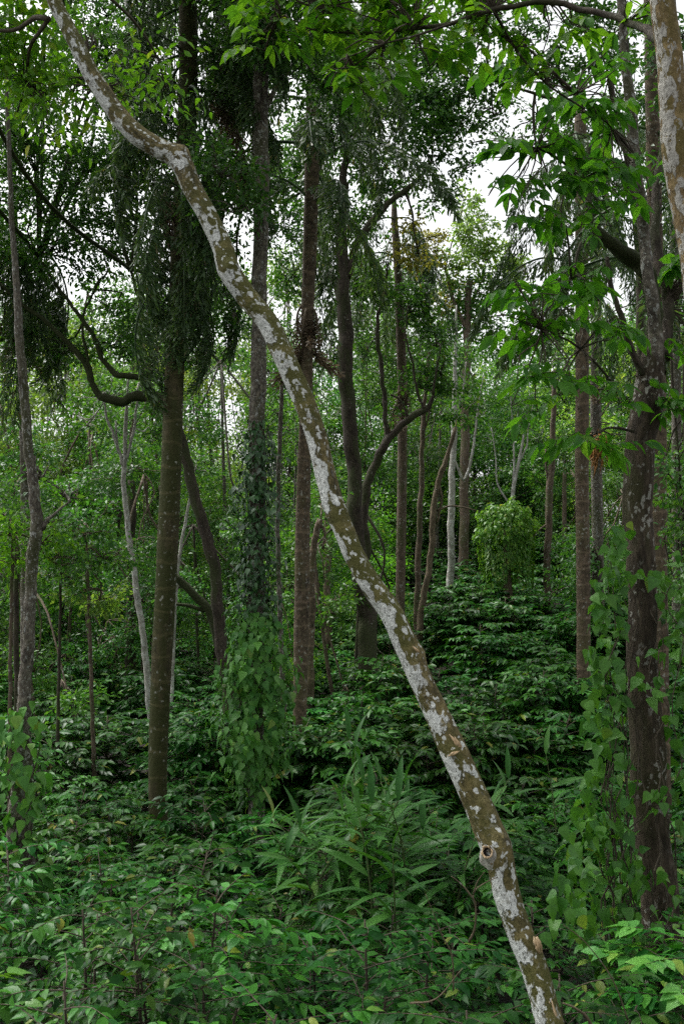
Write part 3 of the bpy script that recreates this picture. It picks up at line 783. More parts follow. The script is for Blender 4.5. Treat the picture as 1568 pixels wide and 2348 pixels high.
# ------------------------------------------------------------------ named trees of the middle distance
make_tree('vine_wrapped_tree', 'pale lichen-spotted trunk wrapped in climbers below, left of the leaning trunk', 'tree',
          [(600, -300, 34), (600, -50, 35), (598, 200, 36), (599, 350, 36), (598, 500, 34), (596, 650, 35), (593, 800, 36), (591, 950, 37), (590, 1100, 38), (589, 1300, 38), (588, 1500, 38), (587, 1700, 36), (586, 1880, 38)], 12.0, 'pale',
          [[(603, 260, 14), (625, 215, 12), (650, 180, 9), (690, 120, 6)], [(600, 190, 14), (570, 120, 10), (520, 60, 7)], [(600, 480, 6), (560, 460, 5), (505, 430, 3)]],
          [(560, 60, 110, 90, -.6), (690, 60, 140, 110, -.4), (640, 160, 110, 90, .8), (510, 380, 75, 70, -.8), (540, 470, 70, 60, -.5), (520, 150, 90, 80, .5), (560, -120, 200, 110), (760, 180, 110, 100, 1.0), (500, 560, 50, 50, .5), (530, 760, 40, 60, 1.)], 'dark', .08, 1.55, .02, 24, .05, over=((-.5, 9.5, 12.3, 3.2, 2.8, 1.2, 1.3), (-1.8, 6.3, 11.2, 2.6, 2.0, 1.0, .8), (1.6, 6.8, 11.6, 2.2, 2.0, 1.0, .8)), seed=1)
make_tree('dark_forked_tree', 'dark trunk with steep forked limbs right of the leaning trunk', 'tree',
          [(786, 420, 22), (785, 520, 26), (786, 640, 32), (789, 760, 36), (795, 880, 36), (804, 1000, 34), (813, 1130, 33), (824, 1280, 36), (836, 1400, 40), (846, 1520, 44), (854, 1650, 50)], 20.0, 'dark_bark',
          [[(795, 640, 18), (815, 570, 18), (845, 520, 17), (890, 465, 14), (945, 425, 11), (990, 370, 7)], [(787, 700, 18), (765, 640, 18), (745, 590, 16), (735, 480, 12), (740, 380, 8)], [(786, 430, 20), (800, 330, 14), (850, 250, 9)], [(930, 440, 6), (945, 490, 5), (950, 540, 3)]],
          [(900, 250, 150, 100, 0), (830, 380, 90, 90, .5), (980, 330, 100, 80, 0), (780, 280, 90, 90, 0), (940, 200, 120, 90, 1), (1000, 450, 60, 40, .5), (690, 360, 90, 100, 1), (650, 500, 70, 80, 1.5), (730, 540, 70, 80, .5), (620, 420, 70, 80, 2), (840, 500, 60, 70, 1.5), (880, 420, 70, 50, 1), (800, 120, 130, 100, 0), (700, 420, 60, 80, 1), (900, 80, 150, 90, 1), (1040, 250, 70, 70, .5), (960, 560, 60, 70, .8, 'olive', .8), (660, 620, 50, 90, 1), (650, 780, 50, 70, 2, 'mid'), (740, 640, 40, 70, 1)], 'dark', .105, 1.15, .035, 16, .1, seed=2)
make_tree('curved_branch_tree', 'mossy curved limb arching right from behind the dark forked trunk', 'tree',
          [(992, 905, 10), (980, 935, 18), (950, 955, 22), (915, 982, 24), (880, 1020, 26), (855, 1070, 27), (840, 1130, 28), (836, 1220, 30), (838, 1350, 32), (845, 1480, 34), (850, 1620, 36)], 21.0, 'dark_bark',
          [[(888, 1010, 16), (882, 940, 15), (876, 860, 14), (866, 780, 14), (865, 730, 12), (880, 680, 9), (890, 600, 6)], [(972, 945, 10), (955, 890, 9), (945, 830, 8), (930, 770, 6), (935, 700, 4)], [(935, 960, 9), (920, 920, 8), (895, 905, 6)], [(992, 905, 9), (1000, 850, 7), (1010, 800, 4)]],
          [(870, 640, 80, 60, 1), (940, 700, 60, 60, 1), (1000, 780, 50, 50, 1, None, .7), (840, 800, 40, 40, 1.5, None, .6), (960, 880, 60, 30, .5, None, .6), (1010, 840, 50, 60, .5, 'mid'), (900, 940, 40, 25, .3, None, .5)], 'dark', .10, 1.5, .06, 12, .10, seed=3, wscale=.72)
make_tree('crooked_tree', 'dark crooked tree with bent mossy limbs behind the mossy palm', 'tree',
          [(345, 905, 28), (365, 915, 28), (400, 960, 26), (420, 1040, 24), (440, 1110, 26), (458, 1170, 26), (477, 1240, 26), (490, 1310, 27), (500, 1380, 27), (508, 1450, 27), (515, 1520, 30)], 15.0, 'dark_bark',
          [[(350, 908, 24), (310, 908, 24), (265, 918, 22), (232, 912, 18), (215, 880, 14), (195, 835, 13), (160, 790, 12), (110, 740, 10), (60, 705, 8), (0, 650, 6)], [(340, 868, 14), (300, 864, 15), (265, 855, 14), (240, 830, 12), (220, 780, 11), (180, 720, 9), (135, 660, 7), (90, 590, 5)], [(345, 905, 22), (340, 868, 16), (350, 800, 12), (330, 720, 9), (300, 620, 7)], [(215, 880, 8), (190, 740, 6), (230, 640, 4)]],
          [(120, 560, 130, 80, 0, None, .9), (40, 420, 130, 110, .5), (190, 470, 130, 100, 0), (260, 560, 90, 90, 1, None, .8), (300, 420, 90, 90, .5), (80, 320, 120, 90, -.5), (230, 330, 120, 80, 0), (150, 800, 120, 40, .5, 'mid', .6), (40, 800, 80, 40, 1, 'mid', .5), (260, 780, 70, 60, .5, None, .8), (320, 240, 90, 80, .5), (-120, 500, 150, 250, 0), (20, 230, 90, 70, 0), (330, 760, 60, 80, -.5), (60, 600, 60, 50, 1, None, .6), (480, 690, 50, 80, 1.5), (450, 820, 40, 60, 2, 'mid'), (520, 660, 60, 70, 2.5, 'mid'), (470, 560, 60, 60, 2), (250, 700, 70, 50, 2), (180, 120, 100, 90, 1), (290, 130, 90, 90, 1), (80, 180, 110, 80, 1.5), (330, 300, 90, 70, 2), (150, 400, 90, 70, 1.5), (20, 560, 80, 60, 1.5), (350, 30, 110, 70, 2), (250, 20, 110, 60, 1.5)], 'dark', .08, 1.35, .05, 14, .08, limb_bark='mossy_bark', over=((-4.5, 13, 13.6, 3.4, 3.4, 1.3, 1.3), (-4.2, 8, 11.0, 2.8, 2.8, 1.1, 1.3), (-3.4, 4, 9.4, 2.2, 1.8, .9, .7)), seed=4)
make_tree('broken_branch_tree', 'dark slanting dead branch low behind the mossy palm', 'dead tree', [(402, 1320, 16), (430, 1345, 18), (455, 1375, 20), (480, 1410, 24), (500, 1450, 26), (515, 1520, 26)], 15.6, 'mossy_bark', [[(405, 1385, 7), (440, 1390, 8), (470, 1402, 9)]], rough=.06, sides=10, seed=5)
lt = make_tree('banded_tree', 'slim pale banded trunk near left edge with vines round its foot', 'tree',
          [(12, 60, 7), (18, 250, 9), (26, 450, 11), (33, 580, 13), (38, 650, 16), (44, 740, 18), (52, 850, 20), (62, 980, 22), (74, 1080, 22), (80, 1150, 25), (84, 1205, 30), (78, 1260, 28), (73, 1350, 26), (66, 1450, 27), (60, 1540, 28), (55, 1640, 30), (52, 1750, 40), (50, 1880, 56), (52, 2000, 60), (58, 2120, 64)], 9.2, 'pale',
          [[(86, 1215, 16), (98, 1210, 14), (106, 1195, 10), (130, 1175, 6), (160, 1150, 4)], [(76, 1080, 8), (78, 1060, 10), (79, 1045, 9)]],
          [(150, 1130, 60, 30, .3, 'mid', .5), (90, 1090, 40, 30, 0.3, 'mid', .4)], 'mid', .09, 1.0, .03, 20, .05, seed=6)
palm('drooping_palm', 'grey palm stem with withered drooping fronds at left edge', [(26, -60, 12), (28, 200, 13), (32, 420, 14), (36, 560, 15), (40, 660, 16), (44, 760, 18), (50, 850, 19), (56, 1000, 20), (60, 1200, 22), (60, 1450, 24)], 16.0, 'pale',
     ringf(38, (540, 590, 650), 5, rp, (.6, .9), (5, 45)), [(40, 650, 100, 50, .6), (38, 690, 320, 60, .6), (42, 700, 220, 60, .6)], seed=8, ring=(.2, .03))
make_tree('pale_forked_tree', 'slender pale tree forking into white stems, left of mossy palm', 'tree',
          [(296, 860, 4), (290, 950, 8), (287, 1040, 10), (284, 1090, 11), (288, 1150, 12), (294, 1210, 12), (302, 1270, 13), (312, 1340, 14), (323, 1420, 14), (332, 1480, 14), (338, 1550, 15)], 18, 'white',
          [[(286, 1075, 8), (272, 1030, 8), (258, 990, 7), (245, 955, 6), (238, 900, 4)], [(287, 1060, 8), (300, 1020, 7), (308, 980, 7), (312, 950, 6), (318, 880, 4)], [(272, 1040, 5), (268, 1000, 5), (266, 965, 4)]],
          [(250, 900, 90, 60, .5), (330, 900, 70, 60, 1.), (200, 960, 80, 50, 1.5), (360, 990, 60, 60, 1.)], 'mid', .10, .9, .04, 10, .15, seed=7)
make_tree('slender_tree', 'slender pale stem standing right behind the climber column', 'tree', [(646, 880, 9), (644, 960, 10), (640, 1060, 11), (637, 1200, 11), (640, 1350, 12), (645, 1480, 12)], 17, 'pale', [], [(660, 880, 50, 50, .5), (640, 950, 40, 40, 1)], 'mid', .1, .9, .03, 10, .15, seed=8)
make_tree('red_brown_tree', 'thin reddish trunk hidden close behind the brown ringed palm', 'tree', [(735, 1190, 14), (722, 1230, 16), (716, 1300, 17), (714, 1400, 17), (712, 1520, 18)], 18.5, 'palm_brown', [[(730, 1200, 8), (745, 1220, 7), (740, 1260, 6)]], [(742, 1130, 40, 50, .5, 'mid', .7)], 'mid', .1, .9, .04, 10, .15, seed=9)
make_tree('tan_tree', 'short straight tan trunk between the ringed palm and the dark forked tree', 'tree', [(752, 1180, 14), (750, 1260, 15), (750, 1330, 15), (751, 1420, 16)], 26, 'tan', [], [(755, 1100, 50, 70, .5)], 'mid', .12, 1.0, .03, 9, .2, seed=10)
make_tree('thin_bent_tree', 'thin dark bent stem nearest right of the leaning trunk in middle distance', 'tree', [(985, 800, 7), (975, 900, 9), (968, 1000, 11), (966, 1100, 12), (962, 1200, 13), (958, 1300, 14), (955, 1420, 14), (958, 1520, 15)], 24, 'brown', [[(967, 1010, 6), (985, 940, 5), (995, 880, 4)]], [(990, 780, 50, 60, .5, 'mid'), (960, 860, 40, 40, .5, 'mid', .7)], 'mid', .12, .8, .05, 9, .2, seed=11)
make_tree('twisted_tree', 'twisted tan stem with a curling split beside the thin dark one', 'tree', [(1045, 980, 8), (1030, 1030, 10), (1012, 1080, 13), (1000, 1130, 13), (990, 1190, 14), (992, 1240, 14), (985, 1290, 15), (972, 1360, 15), (962, 1440, 16)], 23.5, 'tan', [[(1005, 1110, 7), (1012, 1150, 6), (1000, 1200, 6)], [(1000, 1170, 5), (1040, 1160, 4), (1090, 1170, 3)]], [(1055, 940, 50, 50, .5)], 'mid', .12, .9, .05, 10, .15, seed=12)
make_tree('lichen_white_tree', 'whitish blotched trunk behind the twisted tan stem', 'tree', [(1046, 700, 3), (1044, 790, 7), (1042, 900, 11), (1040, 1000, 14), (1036, 1100, 15), (1034, 1200, 16), (1033, 1320, 17)], 28, 'white', [[(1040, 1050, 6), (1062, 1100, 7), (1078, 1060, 7), (1088, 1000, 6), (1096, 930, 4), (1108, 860, 2)], [(1040, 960, 6), (1060, 900, 4), (1068, 830, 2)]], [(1050, 840, 70, 70, .5), (1100, 940, 50, 50, .5), (1000, 900, 40, 50, 1.)], 'mid', .13, 1.0, .03, 9, .2, seed=13)
make_tree('white_stemmed_tree', 'far group of thin whitish stems above the round climber dome', 'tree', [(1214, 900, 2), (1200, 1000, 5), (1190, 1050, 7), (1180, 1100, 9), (1172, 1160, 10), (1168, 1250, 11)], 34, 'white', [[(1176, 1130, 6), (1178, 1060, 5), (1176, 1000, 4), (1170, 910, 2)], [(1190, 1060, 5), (1208, 1020, 4), (1210, 980, 3), (1228, 900, 1.5)], [(1170, 1160, 5), (1140, 1110, 4), (1136, 1050, 3), (1126, 980, 1.5)]], [(1190, 940, 80, 60, .5), (1130, 1000, 50, 50, 1.), (1240, 1000, 50, 50, 1.)], 'mid', .14, .9, .03, 8, .3, seed=14)
make_tree('slim_straight_tree', 'slim straight light trunk between the round dome and the speckled palm', 'tree', [(1270, 850, 10), (1268, 950, 12), (1266, 1040, 14), (1260, 1110, 16), (1257, 1200, 16), (1254, 1300, 17), (1252, 1420, 18)], 26, 'brown', [[(1258, 1130, 6), (1252, 1080, 5), (1250, 1030, 4)], [(1256, 1200, 4), (1235, 1215, 3), (1215, 1240, 3)]], [(1270, 800, 60, 60, .5), (1290, 900, 50, 60, 1.)], 'mid', .12, .9, .03, 10, .2, seed=15)
make_tree('short_far_tree', 'short grey far trunk just left of the speckled palm stem', 'tree', [(1294, 1080, 9), (1293, 1150, 10), (1293, 1240, 11)], 34, 'brown', [], [(1295, 1040, 50, 60, .5)], 'mid', .14, 1.0, .03, 8, .3, seed=16)
make_tree('dark_back_tree', 'thick dark straight trunk behind the pale forked tree', 'tree', [(302, 1100, 18), (301, 1200, 21), (300, 1320, 22), (300, 1450, 24)], 24, 'dark_bark', [], [(300, 1050, 70, 70, .5)], 'mid', .12, 1.0, .03, 10, .2, seed=17)
make_tree('thin_left_tree', 'very thin dark pole standing in the thicket left of the mossy palm', 'tree', [(140, 1300, 6), (138, 1450, 7), (135, 1600, 8), (133, 1700, 9)], 15, 'dark_bark', [], [(140, 1290, 60, 50, .3)], 'mid', .1, .9, .03, 8, .2, seed=18)
make_tree('thin_dark_pole', 'thin dark pole half hidden behind the banded trunk at left', 'tree', [(40, 1250, 12), (38, 1400, 13), (40, 1550, 14), (42, 1700, 15)], 14, 'dark_bark', [], [(30, 1200, 70, 50, .3)], 'mid', .1, .9, .03, 8, .2, seed=19)
make_tree('slanting_pole_tree', 'slim grey slanting branch leaning left behind the mossy palm', 'tree', [(445, 1100, 6), (425, 1200, 7), (410, 1290, 8), (402, 1400, 8), (398, 1500, 8)], 19, 'white', [], [(450, 1060, 50, 50, .5)], 'mid', .1, .8, .03, 8, .2, seed=20)
make_tree('yellow_green_tree', 'tall sunlit yellow-green tree beneath the bright sky gap', 'tree', [(1075, 640, 14), (1070, 800, 18), (1066, 950, 20), (1064, 1150, 22), (1062, 1320, 24)], 33, 'brown', [[(1070, 800, 10), (1110, 700, 8), (1140, 640, 6)], [(1072, 760, 10), (1040, 690, 8), (1020, 620, 6)]],
          [(1075, 510, 60, 60, 0, 'light'), (1110, 570, 70, 50, 0, 'light'), (1150, 600, 55, 45, .5, 'light'), (1050, 600, 60, 50, 0, 'light'), (1100, 660, 80, 50, 0, 'mid'), (1160, 680, 60, 50, .5, 'light'), (1000, 570, 45, 45, 0, 'olive'), (1020, 680, 60, 50, .5, 'olive', .8), (1050, 740, 70, 50, .5, 'mid'), (1130, 760, 80, 60, 1, 'mid'), (1190, 640, 40, 40, 1, 'light'), (1060, 450, 35, 35, .5, 'light', .8)], 'light', .15, 1.35, .03, 10, .25, seed=21)
make_tree('sky_edge_tree', 'leafy tree top silhouetted against white sky at upper right', 'tree', [(1395, 180, 12), (1430, 330, 16), (1460, 500, 20), (1470, 800, 24), (1468, 1250, 30)], 20, 'dark_bark', [[(1430, 330, 10), (1330, 250, 8), (1225, 215, 7), (1120, 180, 5)], [(1225, 215, 7), (1222, 270, 7), (1228, 330, 5)]],
          [(1080, 170, 90, 70, 0), (1000, 130, 80, 70, .5), (1180, 170, 90, 60, 0), (1270, 180, 70, 60, .5), (1340, 130, 80, 70, 0), (1200, 60, 120, 60, 0), (1080, 60, 100, 60, .5), (1400, 60, 80, 80, 0), (1040, 300, 50, 60, 0, None, .8), (1230, -80, 260, 80), (1440, 200, 60, 90, .5), (1330, 40, 90, 50, 0), (1060, 380, 40, 40, 0, None, .6), (1020, 230, 90, 70, .5), (1130, 250, 70, 50, 0, None, .9), (1170, 320, 60, 40, .5, None, .7), (1230, 260, 50, 40, .5, None, .7), (1480, 330, 50, 80, .5), (1440, 450, 50, 60, .5, None, .8), (1300, 300, 60, 60, 1), (1380, 280, 60, 70, .5)], 'dark', .11, 1.0, .03, 12, .2, seed=22)
make_tree('edge_tree', 'dark small-leaved tree filling the right edge behind the ochre trunk', 'tree', [(1600, 200, 20), (1605, 500, 24), (1610, 900, 28), (1615, 1500, 34)], 11, 'dark_bark', [], [(1520, 180, 60, 90, 0, None, .7), (1560, 60, 60, 70, 0, None, .8), (1540, 680, 40, 60, 0, 'mid', .7), (1560, 1100, 50, 110, .5, 'mid'), (1580, 1300, 60, 120, .5, 'mid'), (1640, 300, 100, 250, 0), (1540, 380, 40, 70, .5, None, .6)], 'dark', .09, 1.1, .03, 12, .1, over=((3.6, 7.5, 11.0, 2.8, 2.8, 1.1, 1.3), (2.8, 4.0, 9.6, 2.2, 1.8, .9, .7), (3.8, 12.5, 13.5, 3, 3, 1.2, 1.2)), seed=23)
make_tree('left_sapling', 'bright fresh green sapling crown at left edge beside the banded trunk', 'sapling', [(30, 1220, 6), (28, 1350, 8), (25, 1500, 9), (24, 1650, 10)], 13, 'brown', [], [(20, 1215, 65, 40, -.2), (100, 1240, 55, 30, .3), (40, 1290, 60, 30, 0), (-60, 1260, 80, 60, 0), (140, 1290, 50, 30, .5, 'mid'), (110, 1190, 50, 30, .6, 'mid')], 'bright', .085, 1.3, .03, 8, .1, seed=24)
make_tree('left_sapling', 'glossy sapling hiding the lower left background near the pale forked tree', 'sapling', [(200, 1250, 6), (205, 1400, 8), (210, 1560, 9)], 15, 'brown', [], [(190, 1210, 80, 40, 0), (240, 1270, 80, 40, .3), (150, 1330, 70, 40, 0), (230, 1360, 90, 45, .3, 'light')], 'mid', .09, 1.1, .03, 8, .1, seed=25)

# round dome of climbers smothering a stump
def dome():
    rng = np.random.default_rng(31); d = 26; c = P(1160, 1215, d)
    base = c.copy(); base[2] = float(ground_z(c[0], c[1]))
    root = empty('climber_dome', base, 'round dome of light green climber smothering a tree stump', 'shrub')
    L = Leaves(); R = np.array((66, 55, 62)) * d / F
    n = 3200; g = unit(rng.normal(0, 1, (n, 3))); g[:, 2] = np.where(g[:, 2] < -.5, -g[:, 2], g[:, 2])
    q = c + g * R * (.74 + .34 * rng.random((n, 1)) + .16 * np.sin(g[:, :1] * 9) * np.sin(g[:, 2:] * 8))
    hang = np.array((0, 0, -.9))
    L.add(q, g * .5 + hang + .4 * rng.normal(0, 1, (n, 3)), g + .4 * rng.normal(0, 1, (n, 3)), .115 * rng.uniform(.7, 1.3, n))
    n = 2000; a = rng.uniform(0, 6.28, n); h = rng.uniform(0, 1, n) ** .7
    q = np.stack((c[0] + np.cos(a) * R[0] * (.93 - .12 * h + .10 * np.sin(a * 5)), c[1] + np.sin(a) * R[1] * (.9 - .35 * h), c[2] - h * 1.5 * (.6 + .4 * np.sin(a * 3 + 1) ** 2)), -1)
    L.add(q, np.stack((np.cos(a), np.sin(a), -1.6 + 0 * a), -1) + .4 * rng.normal(0, 1, (n, 3)), np.stack((np.cos(a), np.sin(a), .4 + 0 * a), -1), .11 * rng.uniform(.7, 1.3, n))
    L.stuff('foliage', LEAF2, M['mid'], root, base).color = (1.7, 1.45, 1.1, 1)
    t = Acc(); t.add(*tube((base - (0, 0, .1), base + (.05, 0, 1), c), (.16, .12, .1), 10, .2, .05, rng)); t.build('stem', M['brown'], root, base)
dome()

# ------------------------------------------------------------------ the far wood, tree by tree
def far_wood():
    rng = np.random.default_rng(55)
    zones = ((-1e9, 120, 'at the left edge'), (120, 360, 'behind the pale forked tree at left'), (360, 560, 'between the mossy palm and the climber column'), (560, 760, 'behind the climber column and ringed palm'),
             (760, 1000, 'behind the dark forked trunk'), (1000, 1240, 'around the round climber dome'), (1240, 1440, 'behind the speckled palm stem'), (1440, 1e9, 'behind the rough-barked right tree'))
    k = 0
    for (d0, d1, n, kind) in ((19, 25, 16, 'sapling'), (25, 34, 24, 'sapling'), (26, 32, 11, 'low'), (36, 43, 26, 'screen'), (32, 42, 18, 'mid'), (44, 60, 34, 'tall')):
        for i in range(n):
            u = -260 + (i + rng.uniform(.1, .9)) * 2090 / n
            d = rng.uniform(d0, d1)
            cx = P(u, 1350, d); gz = float(ground_z(cx[0], cx[1]))
            vb = 1350 - (gz - 3) * F / d
            top = {'screen': 1010, 'sapling': 1080, 'low': 800, 'mid': 690, 'tall': 640}[kind]
            if 1000 < u < 1330: top = max(top, 760)
            if kind in ('sapling', 'low') and 900 < u < 1340: continue
            if kind == 'mid' and 1030 < u < 1290: d = max(d, 40)
            top += rng.uniform(-60, 130)
            bot = {'screen': vb - 40, 'sapling': vb - 40, 'low': vb - .25 * (vb - top), 'mid': vb - .3 * (vb - top), 'tall': vb - .2 * (vb - top)}[kind]
            wpx = rng.uniform(9, 17) * 26 / d * (.45 if kind in ('sapling', 'screen') else .8)
            lean = rng.normal(0, 30)
            trunk = [(u + lean, top + 60, wpx * .5), (u + lean * .6, (top + vb) / 2, wpx * .8), (u, vb - 60, wpx), (u, vb, wpx * 1.15)]
            bl = []
            nb = {'screen': 5, 'sapling': 4, 'low': 5, 'mid': 6, 'tall': 6}[kind]
            for j in range(nb):
                t = (j + rng.uniform(0, .8)) / nb
                rr = rng.uniform(70, 120)
                bl.append((u + lean * (1 - t) + rng.normal(0, 60), top + 40 + t * (bot - top), rr, rr * rng.uniform(.5, .85), rng.normal(0, 1.2)))
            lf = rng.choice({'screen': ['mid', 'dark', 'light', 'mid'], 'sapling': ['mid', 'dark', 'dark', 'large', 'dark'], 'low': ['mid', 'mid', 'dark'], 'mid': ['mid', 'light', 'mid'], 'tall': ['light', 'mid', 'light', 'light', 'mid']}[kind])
            bark = rng.choice(['brown', 'dark_bark'] if kind in ('sapling', 'screen') else ['brown', 'pale', 'dark_bark', 'brown', 'pale'])
            nm = next(z[2] for z in zones if z[0] <= u < z[1])
            near = {'screen': 'far bushy young tree', 'sapling': 'low bushy sapling', 'low': 'nearer understory tree', 'mid': 'slender middle-distance tree', 'tall': 'farthest pale tree'}[kind]
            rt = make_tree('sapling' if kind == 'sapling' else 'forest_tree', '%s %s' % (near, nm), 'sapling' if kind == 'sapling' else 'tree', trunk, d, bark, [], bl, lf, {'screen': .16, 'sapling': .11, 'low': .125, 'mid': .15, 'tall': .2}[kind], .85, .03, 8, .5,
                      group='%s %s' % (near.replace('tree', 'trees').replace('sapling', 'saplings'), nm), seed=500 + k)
            br_ = rng.uniform(.65, 1.3); yl = rng.uniform(.8, 1.15)
            for ch in rt.children:
                if ch.name.startswith('crown'): ch.color = (br_ * yl, br_, br_ * rng.uniform(.8, 1.2), 1)
            k += 1
far_wood()

# ------------------------------------------------------------------ coffee bushes
CLEAR = []           # (x, y, radius) kept free of bushes
for (u, v, d, r_) in ((370, 1940, 12.6, .35), (587, 1880, 12.0, .45), (1520, 2310, 7.0, .4), (55, 2110, 9.2, .4), (687, 1740, 16, .3), (854, 1650, 20, .3)):
    q = P(u, v, d); CLEAR.append((q[0], q[1], r_))

class BushKind:
    def __init__(s, seed, h, spread, leaf, one):
        rng = np.random.default_rng(seed)
        st = Acc(); L = Leaves()
        nst = rng.integers(2, 4)
        for m in range(nst):
            b = np.array((rng.normal(0, .08), rng.normal(0, .08), -.05))
            t = np.array((rng.normal(0, .16), rng.normal(0, .16), h * rng.uniform(.75, 1.0)))
            st.add(*tube((b, (b + t) / 2 + rng.normal(0, .03, 3), t), (.014, .011, .005), 5, .2))
            nl = int(h / .05)
            for k in range(nl):
                f = .22 + .78 * k / nl
                a = k * 2.4 + rng.uniform(-.4, .4)
                o = b + (t - b) * f
                ln = spread * (1.05 - .42 * f ** 2) * rng.uniform(.65, 1.1)
                v = np.array((math.cos(a), math.sin(a), .45 * f + .12)); pts = [o]
                for j in range(5):
                    v = unit(v + np.array((0, 0, -.10)) + .05 * rng.normal(0, 1, 3)); pts.append(pts[-1] + v * ln / 5)
                pts = np.array(pts)
                st.add(*tube(pts, np.linspace(.005, .0018, 6), 3, ln, cap=False))
                sd_ = unit(np.cross(v, (0, 0, 1)))
                for j in range(int(ln / .05)):
                    tt = .25 + .75 * (j + .5) / max(1, int(ln / .05)); x = tt * 5; i = min(4, int(x)); q = pts[i] + (pts[i + 1] - pts[i]) * (x - i); ax = unit(pts[i + 1] - pts[i])
                    for s2 in (-1, 1):
                        if rng.random() < .1: continue
                        L.add(q, ax * .7 + s2 * sd_ + np.array((0, 0, rng.normal(-.12, .2))) + .2 * rng.normal(0, 1, 3), np.array((0, 0, 1.0)) + .35 * rng.normal(0, 1, 3), leaf * rng.uniform(.65, 1.2))
                L.add(pts[-1], v, np.array((0, 0, 1.0)) + .3 * rng.normal(0, 1, 3), leaf)
        p, d, n, z = L.get()
        score = p[:, 2] / h + .5 * np.linalg.norm(p[:, :2], axis=1) / spread + .15 * rng.random(len(p))
        order = np.argsort(-score)
        s.one = order[:one]; s.rest = order[one:]
        s.P = (p, d, n, z)
        s.stems = st.mesh('stems', M['twig'])
        V, T, r = place(LEAF3, p[s.rest], d[s.rest], n[s.rest], z[s.rest]); s.inner = make_mesh('foliage', V, T, r, None, True, M['coffee'])
        if one < 20: V, T, r = place(LEAF3, p, d, n, z); s.full = make_mesh('foliage', V, T, r, None, True, M['coffee'])
        s.n = len(p)

NEARB = [BushKind(600 + i, 1.25, .62, .078 + .010 * (i % 3), 120) for i in range(6)] + [BushKind(620 + i, 1.2, .55, .115, 105) for i in range(2)]
FARB = [BushKind(640 + i, 1.35, .75, .125, 5) for i in range(4)]
BROADM = [single(t, 'broad_leaf', M['pepper']) for t in (BROAD, HEART, BROAD)]
LEAFM = [single(t, 'coffee_leaf', M['coffee']) for t in (COFFEE, COFFEE2, COFFEE3, BROAD)]

def uv(p):
    q = np.asarray(p) - CAM; d = q @ FWD
    return 784 + F * (q @ RGT) / d, 1174 - F * (q @ UPV) / d, d

def bush_zone(u, d):
    side = ((330, 'left, below the vine-footed banded trunk'), (640, 'below the mossy palm'), (1000, 'middle, left of the leaning trunk'), (1330, 'along the leaning trunk'), (1e9, 'around the rough-barked right tree'))
    dist = ((4.6, 'closest big-leaved coffee bush'), (7.5, 'near coffee bush'), (12, 'second-row coffee bush'), (19, 'shaded coffee bush of the back rows'), (1e9, 'small far coffee bush'))
    return next(t for m, t in dist if d < m) + ' ' + next(t for m, t in side if u < m)

def bushes():
    rng = np.random.default_rng(71)
    n = 0
    rows = [(3.6, .8), (4.5, .78), (5.2, .78), (5.9, .8), (6.7, .82), (7.6, .86), (8.6, .9), (9.7, .98), (10.9, 1.05), (12.2, 1.12), (13.6, 1.2), (15.2, 1.3), (17, 1.4), (19, 1.5), (21.2, 1.6), (23.6, 1.7), (26, 1.8), (28.6, 1.9), (31.5, 2.1), (34.5, 2.4)]
    for d, sp in rows:
        half = .345 * d + .9
        m = int(2 * half / sp)
        xs = [-half + (i + rng.uniform(.1, .9)) * 2 * half / m for i in range(m)]
        if d > 14.5:        # the planted bank on the right is closed thicket
            e = int((half + 1.5) / sp * 1.3); xs += [rng.uniform(-1.5, half) for i in range(e)]
        for x in xs:
            y = d + rng.normal(0, .16) * sp
            if any((x - cx) ** 2 + (y - cy) ** 2 < cr * cr for cx, cy, cr in CLEAR): continue
            z = float(ground_z(x, y))
            u, v, dd = uv((x, y, z))
            near = dd < 9.2
            h = rng.uniform(.8, 1.12)
            # foot of the rough tree and the palm foot stay open
            if u > 1350 and dd < 7: h = min(h, .75 + .1 * rng.random())
            sc_ = 1.0
            if dd > 14: h *= 1.25; sc_ = 1.3
            lab = bush_zone(u, dd)
            root = empty('coffee_bush', (x, y, z), lab, 'bush', lab.replace('bush', 'bushes', 1))
            root.rotation_euler = (0, 0, rng.uniform(0, 6.28)); root.scale = (sc_ * rng.uniform(.9, 1.15), sc_, h)
            if near:
                ki = int(rng.integers(6)) if rng.random() < .86 else 6 + int(rng.integers(2))
                k = NEARB[ki]
                tag(link('stems', k.stems, root), kind='stuff')
                tag(link('foliage', k.inner, root), kind='stuff')
                one = k.one if dd < 6.2 else k.one[:60]
                if dd >= 6.2:
                    # leaves left out of the shared inner mesh are still placed, as objects
                    one = k.one
                p, d_, nn, zz = k.P
                leaf_objects(LEAFM if ki < 6 else BROADM, p[one], d_[one], nn[one], zz[one] * 1.05, root)
            else:
                k = FARB[rng.integers(len(FARB))]
                tag(link('stems', k.stems, root), kind='stuff')
                tag(link('foliage', k.full, root), kind='stuff')
            br_ = rng.uniform(.7, 1.25); yl = rng.uniform(.85, 1.5)
            if rng.random() < .2: br_ *= 1.35
            for ch in root.children: ch.color = (min(2, br_ * yl), br_, br_ * rng.uniform(.7, 1.2), 1)
            n += 1
    return n
NB = bushes()

